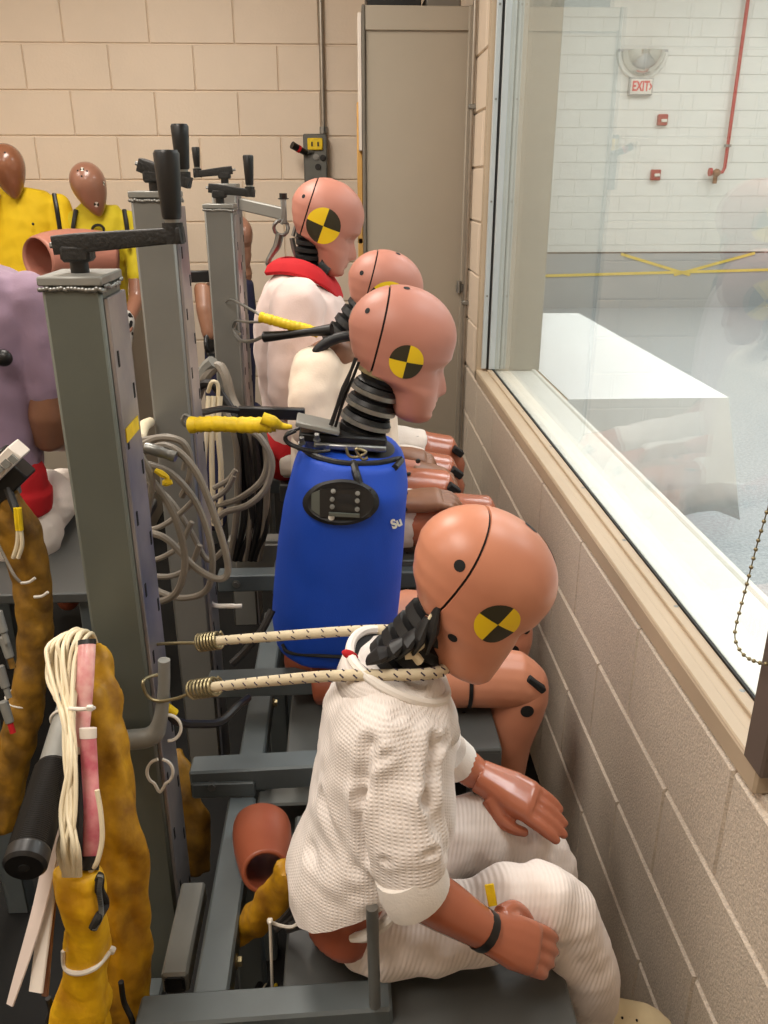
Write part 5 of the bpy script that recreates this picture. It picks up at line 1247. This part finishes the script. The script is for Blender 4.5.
# grey coil between the first and second posts
CG = 'grey cables looped between the nearest and second posts'
COIL_L = ['grey cable making the longest loop of the coil, reaching farthest from the nearest post', 'grey cable making the second-largest loop of the coil, dipping lowest',
          'thick grey cable of the coil curving down close to the nearest post', 'grey cable arching over the top of the coil and ending midway',
          'short grey cable just under the top arch of the coil', 'thin grey cable rising across the coil, topmost of three crossings',
          'thin grey cable rising across the coil, middle of three crossings', 'grey cable rising across the coil, lowest of three crossings',
          'grey cable running diagonally down behind the coil loops', 'short grey cable hugging the slotted side of the nearest post']
ORD = ['first', 'second', 'third', 'fourth', 'fifth', 'sixth', 'last']
coil = [
 ([(143, 452, 1.36), (168, 446, 1.34), (195, 470, 1.32), (216, 520, 1.31), (228, 566, 1.31), (220, 579, 1.31), (196, 568, 1.32), (168, 540, 1.34), (148, 532, 1.36)], .0062),
 ([(142, 462, 1.38), (172, 474, 1.36), (198, 506, 1.35), (212, 552, 1.34), (208, 588, 1.34), (185, 598, 1.35), (160, 592, 1.37), (146, 580, 1.38)], .0060),
 ([(141, 470, 1.33), (158, 488, 1.32), (176, 520, 1.31), (185, 560, 1.31), (178, 590, 1.31), (162, 601, 1.32), (148, 598, 1.33)], .0064),
 ([(140, 446, 1.40), (160, 438, 1.39), (182, 442, 1.38), (191, 462, 1.38), (188, 484, 1.38), (182, 496, 1.39)], .0064),
 ([(143, 440, 1.42), (170, 437, 1.41), (186, 448, 1.40), (184, 470, 1.40)], .0058),
 ([(145, 530, 1.41), (160, 527, 1.40), (178, 515, 1.40), (196, 498, 1.40)], .0050),
 ([(147, 562, 1.40), (165, 556, 1.39), (180, 545, 1.39), (192, 522, 1.39)], .0050),
 ([(148, 576, 1.42), (172, 576, 1.41), (190, 566, 1.41), (200, 545, 1.41)], .0056),
 ([(146, 480, 1.43), (170, 500, 1.42), (190, 530, 1.42), (208, 560, 1.42), (226, 548, 1.42)], .0052),
 ([(141, 455, 1.30), (152, 480, 1.30), (148, 510, 1.31), (144, 525, 1.33)], .0056),
]
for i, (p, r) in enumerate(coil): cable(PP(p), r, M['cable_grey'], COIL_L[i], CG)
c = thing('cable_connector', P(155, 452, 1.34), 'silver cylindrical cable connector at the top of the grey coil', 'connector')
bm = NB(); a, b = P(145, 447, 1.33), P(176, 457, 1.32); d = b - a; loft(bm, [(a, .008, .008), (a + d * .1, .0095, .0095), (a + d * .55, .0095, .0095), (a + d * .58, .0085, .0085), (a + d * .8, .0085, .0085), (a + d * .82, .0095, .0095), (b, .009, .009)], 16, (0, 1, 0)); obj('barrel', bm, M['steel'], c)
bm = NB(); 
tt = thing('cable_tag', P(168, 478, 1.30), 'crumpled yellow tag on the grey cable coil', 'tag'); tube(bm, PP([(155, 470), (162, 474), (168, 478), (165, 483), (172, 482)], 1.30), [.004, .006, .003, .006, .004], 6); obj('tag', bm, M['tie_yellow'], tt)
bm = NB(); tube(bm, PP([(141, 448), (140, 436), (144, 426, 1.55), (150, 422, 1.655)], 1.45), [.012, .012, .011, .010], 10); props(obj('hose', bm, M['cable_white'], None), 'short pale hose bent behind the nearest post above the coil', 'hose')
# second bundle by the third post
C2G = 'dark cables hanging below the third post'
for i, x in enumerate((238, 243, 248, 253, 258, 263, 267)):
    cable(PP([(x - 14, 408, 2.16 + .02 * (i % 3)), (x - 4, 432, 2.14), (x, 470, 2.14 + .02 * (i % 2)), (x - 2 + 3 * (i % 3), 520, 2.16), (x - 8, 560, 2.18)]), .0095, M['cable_black'] if i % 3 else M['cable_grey'], ORD[i] + ' cable from the left in the dark bundle below the third post', C2G)
for i, x in enumerate((207, 212, 218)):
    cable(PP([(x + 2, 396, 2.06), (x, 430, 2.04), (x + 3 * (i - 1), 470, 2.04), (x + 2, 525, 2.05)]), .007, M['cable_white'], ['leftmost', 'middle', 'rightmost'][i] + ' ivory cable of three hanging left of the dark bundle', 'ivory cables below the third post')
for p, l in (([(250, 430, 2.0), (262, 440, 1.98), (272, 462, 1.97), (266, 488, 1.97), (248, 505, 1.98), (226, 512, 2.0), (214, 522, 2.02)], 'large grey cable loop right of the dark bundle'), ([(262, 432, 2.03), (268, 455, 2.02), (262, 480, 2.02), (240, 498, 2.03), (216, 506, 2.05)], 'thinner grey cable loop just inside the large loop'), ([(214, 488, 2.0), (228, 480, 1.99), (236, 470, 1.99)], 'short grey cable stub left of the dark bundle'), ([(212, 500, 1.99), (226, 490, 1.98), (234, 476, 1.98)], 'short grey cable stub under the other stub')):
    cable(PP(p), .0085 if 'large' in l else .007, M['cable_grey'], l)
cable(PP([(196, 400, 2.3), (205, 378, 2.28), (218, 366, 2.28), (226, 378, 2.26), (232, 400, 2.24), (244, 420, 2.2)]), .014, M['cable_grey'], 'thick grey cable arching beside the foot of the third post')
cable(PP([(190, 402, 2.26), (200, 386, 2.24), (212, 384, 2.22), (222, 396, 2.22), (236, 416, 2.2)]), .012, M['cable_black'], 'thick black cable arching beside the foot of the third post')
cable(PP([(194, 394, 2.3), (206, 370, 2.29), (214, 362, 2.28)]), .02, M['rail_light'], 'pale grey hose end leaning on the third post')
cable(PP([(208, 392, 2.1), (212, 382, 2.08), (218, 386, 2.08), (217, 410, 2.08), (214, 440, 2.08)]), .005, M['cable_white'], 'thin white wire loop beside the third post')
cable(PP([(206, 598, 1.72), (207, 586, 1.70), (212, 604, 1.69), (232, 606, 1.68), (242, 606, 1.68)]), .0055, M['ziptie'], 'bent white rod on the frame below the blue jacket')
cable(PP([(232, 664, 1.40), (246, 650, 1.41), (262, 630, 1.42), (272, 610, 1.44)]), .008, M['cable_black'], 'black cable slanting below the blue jacket hem')
cable(PP([(168, 712, 1.14), (178, 722, 1.15), (195, 724, 1.18), (220, 722, 1.22), (238, 706, 1.26), (248, 698, 1.3)]), .0075, M['cable_black'], 'black cable with a yellow tip crossing behind the nearest post foot')
c = thing('cable_tip', P(171, 710, 1.14), 'small yellow cable tip beside the bungee hook', 'cable end'); bm = NB(); cyl(bm, P(167, 707, 1.135), P(175, 713, 1.14), .007); obj('tip', bm, M['tie_yellow'], c)
# white plastic loops tied to the post side
for (x, y, lb) in ((160, 772, 'white zip tie loop on the nearest post, the lower one'), (168, 728, 'white zip tie loop on the nearest post, the upper one')):
    full = y > 750; pts = [P(x + 13 * math.cos(R(t)), y - 13 * math.sin(R(t)) + (7 if t in (270,) else 0), 1.09) for t in ((100, 130, 160, 190, 220, 245, 270, 295, 320, 350, 20, 50, 80) if full else (110, 80, 50, 20, -10, -40, -65, -90))]
    bm = NB(); tube(bm, pts, .0026, 6); props(obj('zip_tie', bm, M['ziptie'], None), lb, 'cable tie')

# ---------------------------------------------------------------- yellow cable sleeves
def sleeve(name, label, rows, m, seed, voxel=.007, wr=.010, ws=22, extra=None):
    """rows: (px, py, Y, ra, rb) down its length"""
    t = thing(name, P(*rows[-1][:3]), label, 'cable sleeve')
    bm = NB(); loft(bm, [(P(x, y, Y), a, b) for x, y, Y, a, b in rows], 24, (0, 1, 0), 2.2)
    def fold(co, nn):
        q = noise.noise(Vector((co.x * 42, co.y * 42, co.z * 5 + seed)))
        q2 = noise.noise(Vector((co.x * 22 + co.z * 14, co.y * 22, co.z * 12 + seed * 3)))
        return wr * (.75 * q + .8 * (abs(q2) - .25))
    o = organic('sleeve', bm, m, t, voxel, 4, 0, ws, fold, seed)
    return t, o
sl1, so1 = sleeve('cable_sleeve', 'long yellow nylon cable sleeve hanging against the nearest post', [(96, 650, 1.05, .016, .016), (96, 690, 1.0, .028, .024), (104, 750, .97, .036, .030), (113, 810, .95, .040, .032), (119, 870, .93, .040, .032), (121, 930, .91, .040, .03), (118, 990, .89, .042, .03), (112, 1050, .87, .042, .03)], M['sleeve'], 5, .006, .015, 24)
sl2, so2 = sleeve('cable_sleeve', 'folded bright yellow cable sleeve end with zip, tied by a white zip tie, bottom left', [(79, 870, .80, .030, .014), (79, 876, .80, .034, .02), (79, 898, .80, .033, .024), (81, 918, .80, .027, .022), (84, 929, .80, .024, .020), (84, 938, .80, .030, .022), (83, 960, .80, .031, .024), (82, 974, .80, .030, .024), (82, 1000, .80, .037, .028), (84, 1040, .79, .037, .028)], M['sleeve_bright'], 12, .005, .011, 34)
sb = bvh_of(so2)
def on(bv, px, py, off):
    dr = (P(px, py, 1.0) - EYE).normalized(); h = bv.ray_cast(EYE, dr)
    if h[0] is None: h = bv.find_nearest(P(px, py, .79))
    return h[0] - dr * off
zp = [(103, 870), (107, 880), (108, 892), (105, 904), (99, 916), (93, 928)]
bm = NB(); tube(bm, [on(sb, x, y, .006) for x, y in zp], .0058, 8); zt = obj('zip_tape', bm, M['zip_black'], sl2)
ps = cat_rom([on(sb, x + 2.0, y + .8, .0135) for x, y in zp], 8); th = None
for i in range(0, len(ps), 1):
    if th is None: b = NB(); box(b, ps[i], (.0055, .004, .0017), (0, R(10), 0)); th = obj('zip_tooth', b, M['steel'], zt, False); t0_ = ps[i]
    else: clone(th, zt, ps[i] - t0_)
bm = NB(); tube(bm, [on(sb, x, y, .002) for x, y in ((54, 955), (60, 966), (70, 972), (82, 973), (95, 968), (104, 959), (109, 952))], .0034, 8); zz = obj('zip_tie', bm, M['ziptie'], sl2)
bm = NB(); box(bm, on(sb, 111, 950, .003), (.011, .009, .009), (0, R(25), 0), .002); obj('lock', bm, M['ziptie'], zz)
bm = NB(); tube(bm, PP([(121, 982, .84), (124, 1002, .84), (132, 1020, .83), (136, 1040, .83)]), .004, 8); obj('zip_edge', bm, M['zip_black'], sl1)
bm = NB(); tube(bm, PP([(48, 998, .80), (51, 1010, .8), (48, 1022, .8), (52, 1040, .8)]), .004, 8); obj('zip_edge', bm, M['zip_black'], sl2)
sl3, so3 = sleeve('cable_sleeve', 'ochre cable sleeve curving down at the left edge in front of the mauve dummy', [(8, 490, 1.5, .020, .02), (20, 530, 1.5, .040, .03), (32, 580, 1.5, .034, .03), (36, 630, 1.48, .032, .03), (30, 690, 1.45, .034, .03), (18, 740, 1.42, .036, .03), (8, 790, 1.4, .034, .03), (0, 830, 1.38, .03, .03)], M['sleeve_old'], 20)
for (x, y) in ((29, 582), (42, 596)):
    bm = NB(); tube(bm, PP([(x - 8, y + 1), (x, y), (x + 6, y - 4)], 1.455), .003, 6); obj('zip_tie', bm, M['ziptie'], sl3)
zip_tie(sl3, P(25, 697, 1.45), V((-.2, 0, -1)), .036, .0018)
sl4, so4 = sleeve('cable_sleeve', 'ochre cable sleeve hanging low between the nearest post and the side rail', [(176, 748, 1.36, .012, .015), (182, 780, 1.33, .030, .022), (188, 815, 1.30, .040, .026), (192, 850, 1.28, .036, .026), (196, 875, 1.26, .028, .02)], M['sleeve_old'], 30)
sl5, so5 = sleeve('cable_sleeve', 'short yellow cable sleeve with black cables beside the child dummy hip', [(226, 944, 1.0, .016, .014), (245, 930, .99, .024, .018), (266, 912, .97, .028, .02), (280, 890, .96, .027, .02), (288, 868, .95, .020, .015)], M['sleeve'], 40)
for i, p in enumerate(([(288, 872), (300, 880), (296, 902), (284, 918), (274, 926)], [(296, 876), (306, 890), (300, 908), (288, 922), (276, 930)], [(290, 925), (308, 918), (330, 930), (352, 938), (372, 936)], [(286, 930), (306, 926), (330, 937), (356, 944), (376, 940)], [(300, 906), (318, 918), (344, 934), (372, 938)])):
    cable(PP(p, .93 - .006 * i), .0052, M['cable_black'], ['inner of two black cables looping in the yellow sleeve mouth by the hip', 'outer of two black cables looping in the yellow sleeve mouth by the hip', 'topmost long black cable running under the child dummy hip', 'lowest long black cable running under the child dummy hip', 'black cable leaving the looped pair toward the child dummy hip'][i], 'black cables beside the child dummy hip')
t = thing('cable_ties', P(292, 915, .9), 'white zip ties holding the black cables beside the child dummy hip', 'cable tie')
bm = NB(); tube(bm, PP([(268, 921), (282, 926), (294, 926), (304, 915), (306, 904)], .905), .0024, 6); obj('tie', bm, M['ziptie'], t)
bm = NB(); tube(bm, PP([(296, 893), (304, 899), (312, 900), (314, 896)], .905), .002, 6); obj('tie', bm, M['ziptie'], t)
bm = NB(); tube(bm, PP([(270, 922), (271, 950), (272, 980), (273, 1004)], .895), .0024, 6); obj('tail', bm, M['ziptie'], t)
bm = NB(); box(bm, P(270, 921, .90), (.008, .007, .008), None, .0015); obj('lock', bm, M['ziptie'], t)
bm = NB(); tube(bm, PP([(295, 908), (300, 902), (305, 896)], .905), .003, 6); obj('yellow_flag', bm, M['tie_yellow'], t)
for i, (x, m) in enumerate(((246, 'cable_black'), (256, 'cable_black'), (262, 'tie_yellow'), (252, 'cable_white'), (270, 'cable_black'))):
    cable(PP([(x - 4, 1016, .93), (x + 2, 1002, .95), (x + 10, 992, .97), (x + 14, 985, 1.0)]), .006 if m == 'cable_black' else .0032, M[m], {'cable_black': {0: 'leftmost', 1: 'middle', 4: 'rightmost'}.get(i, '') + ' black cable of three dipping behind the front bar', 'tie_yellow': 'yellow wire among the black cables behind the front bar', 'cable_white': 'white wire among the black cables behind the front bar'}[m], 'black cables behind the front bar' if m == 'cable_black' else None)
# ivory wire bundle, tag tubes and ribbons in front of the nearest post
IV = 'ivory wires bundled in front of the nearest post'
for i in range(13):
    k = i / 12; top = 628 + 8 * abs(k - .6); xt = 68 + 22 * k; sp = 51 + 28 * k
    pts = [(xt + 8, top + 16 + 20 * (i % 2), 1.06), (xt + 2, top + 2, 1.02), (xt - 9 - 8 * (1 - k), top + 12, .98), (sp - 2 * (1 - k) + 3 * ((i * 5) % 4 - 1.5), 662 + 16 * (i % 3), .945 + .01 * (i % 2)), (61 + 13 * k, 712, .90), (66 + 8 * k, 760, .855), (62 + 9 * k + 4 * (i % 2), 810, .82), (60 + 17 * k, 848, .79), (64 + 16 * k, 876, .785)]
    pts = [pts[0]] + [(x + random.uniform(-3.5, 3.5), y, z - random.uniform(0, .010)) for x, y, z in pts[1:-1]] + [pts[-1]]
    cable(PP(pts), .0027, M['cable_white'], 'ivory wire in the bundle hanging before the nearest post', IV)
cable(PP([(97, 790, .83), (101, 815, .82), (102, 840, .81), (97, 862, .80), (90, 872, .80)]), .0032, M['cable_white'], 'single ivory wire bowed to the right of the magenta tag tube')
def flat_tube(name, label, pts, r, m, ends, cat='tag'):
    t = thing(name, pts[-1], label, cat); bm = NB(); loft(bm, [(p, r, r * .55) for p in cat_rom(pts, 4)], 16, (0, 1, 0)); obj('label_sleeve', bm, m, t)
    for e in ends: bm = NB(); loft(bm, [(e[0], r * 1.04, r * .62), (e[1], r * 1.04, r * .62)], 16, (0, 1, 0)); obj('end_band', bm, M[e[2]], t)
    return t
flat_tube('tag_tube', 'pink paper tag in a clear tube strapped to the ivory wire bundle', PP([(87, 645, .96), (85, 680, .93), (82, 715, .91), (79, 748, .88)]), .0115, M['pink_tag'], [(P(87, 640, .965), P(87, 646, .96), 'black'), (P(79, 746, .88), P(78, 752, .878), 'paper')])
flat_tube('tag_tube', 'magenta label tube hanging below the pink one beside the yellow sleeve', PP([(88, 738, .88), (90, 775, .86), (92, 815, .83), (91, 858, .81)]), .0105, M['magenta'], [(P(91, 856, .81), P(90, 870, .80), 'black'), (P(88, 728, .885), P(88, 738, .88), 'paper')])
cable(PP([(77, 750, .885), (75, 785, .86), (74, 820, .835), (73, 862, .805)]), .0105, M['cable_black'], 'thick black cable in the ivory wire bundle below the pink tag')
tz = thing('zip_tie', P(80, 709, .90), 'white zip tie strapping the pink tag to the ivory wires', 'cable tie')
bm = NB(); tube(bm, PP([(66, 708, .905), (76, 709, .885), (86, 709, .885), (94, 708, .90)]), .0026, 8); obj('band', bm, M['ziptie'], tz)
bm = NB(); box(bm, P(90, 708, .885), (.008, .006, .007), None, .001); obj('lock', bm, M['ziptie'], tz)
def ribbon(label, a, b, c, wd, m, th=.0015):
    bm = NB(); ps = cat_rom([a, b, c], 6)
    for s in range(len(ps) - 1):
        pass
    rr = [(p, th, wd * (1 - .55 * (i / (len(ps) - 1)) ** 3 * (1 if th < .002 else 0))) for i, p in enumerate(ps)]
    loft(bm, rr, 8, (.9, -.25, .25), 8); return props(obj('ribbon', bm, M[m], None, False), label, 'ribbon')
ribbon('pale flat ribbon hanging lowest beside the push handle grip, ending in a point', P(62, 800, .86), P(40, 905, .79), P(10, 1005, .73), .011, 'ribbon')
ribbon('pale flat ribbon with a jagged end beside the bright yellow sleeve end', P(57, 830, .85), P(46, 915, .79), P(36, 992, .74), .010, 'paper', .002)
ribbon('thin brown-edged strip beside the jagged pale ribbon', P(62, 830, .86), P(52, 915, .80), P(45, 996, .75), .004, 'skin_deep', .002)
# loose connectors at the far left edge
for i, (x, y, ml, lb) in enumerate(((2, 625, 'rail_light', 'grey cable connector at the left edge, the highest one'), (8, 650, 'sleeve_old', 'ochre cable connector at the left edge beside the ochre sleeve'), (4, 680, 'rail_light', 'grey cable connector at the left edge below the ochre one'), (8, 715, 'red', 'red-tipped cable connector at the left edge, the lowest one'))):
    t = thing('cable_connector', P(x, y, 1.35), lb, 'connector'); a, b = P(x - 5, y - 14, 1.35), P(x + 2, y + 8, 1.34)
    bm = NB(); cyl(bm, a, b, .009, .008, bev=.002); obj('barrel', bm, M['rail_light'], t); bm = NB(); cyl(bm, b, b + (b - a) * .45, .0055); obj('tip', bm, M[ml], t)
cable(PP([(-4, 540, 1.45), (6, 560, 1.44), (14, 575, 1.43), (20, 582, 1.43)]), .003, M['cable_grey'], 'thin grey wire curling at the left edge over the ochre sleeve')
cable(PP([(8, 488, 1.48), (12, 500, 1.47), (17, 512, 1.46)]), .008, M['cable_black'], 'short black cable under the white connector block')
for i, (x0, x1) in enumerate(((16, 13), (19, 18))):
    t = thing('wire_lead', P(x1, 556, 1.44), ['yellow and white wire lead under the connector block, the bent one', 'yellow and white wire lead under the connector block, the straight one'][i], 'wire')
    bm = NB(); tube(bm, PP([(x0, 508), (x0 + 1, 520), (x0 + 2, 530)], 1.455), .005, 8); obj('sheath', bm, M['tie_yellow'], t)
    bm = NB(); tube(bm, PP([(x0 + 2, 530), (x1 + 4, 545), (x1, 558)], 1.455), .004, 8); obj('core', bm, M['cable_white'], t)
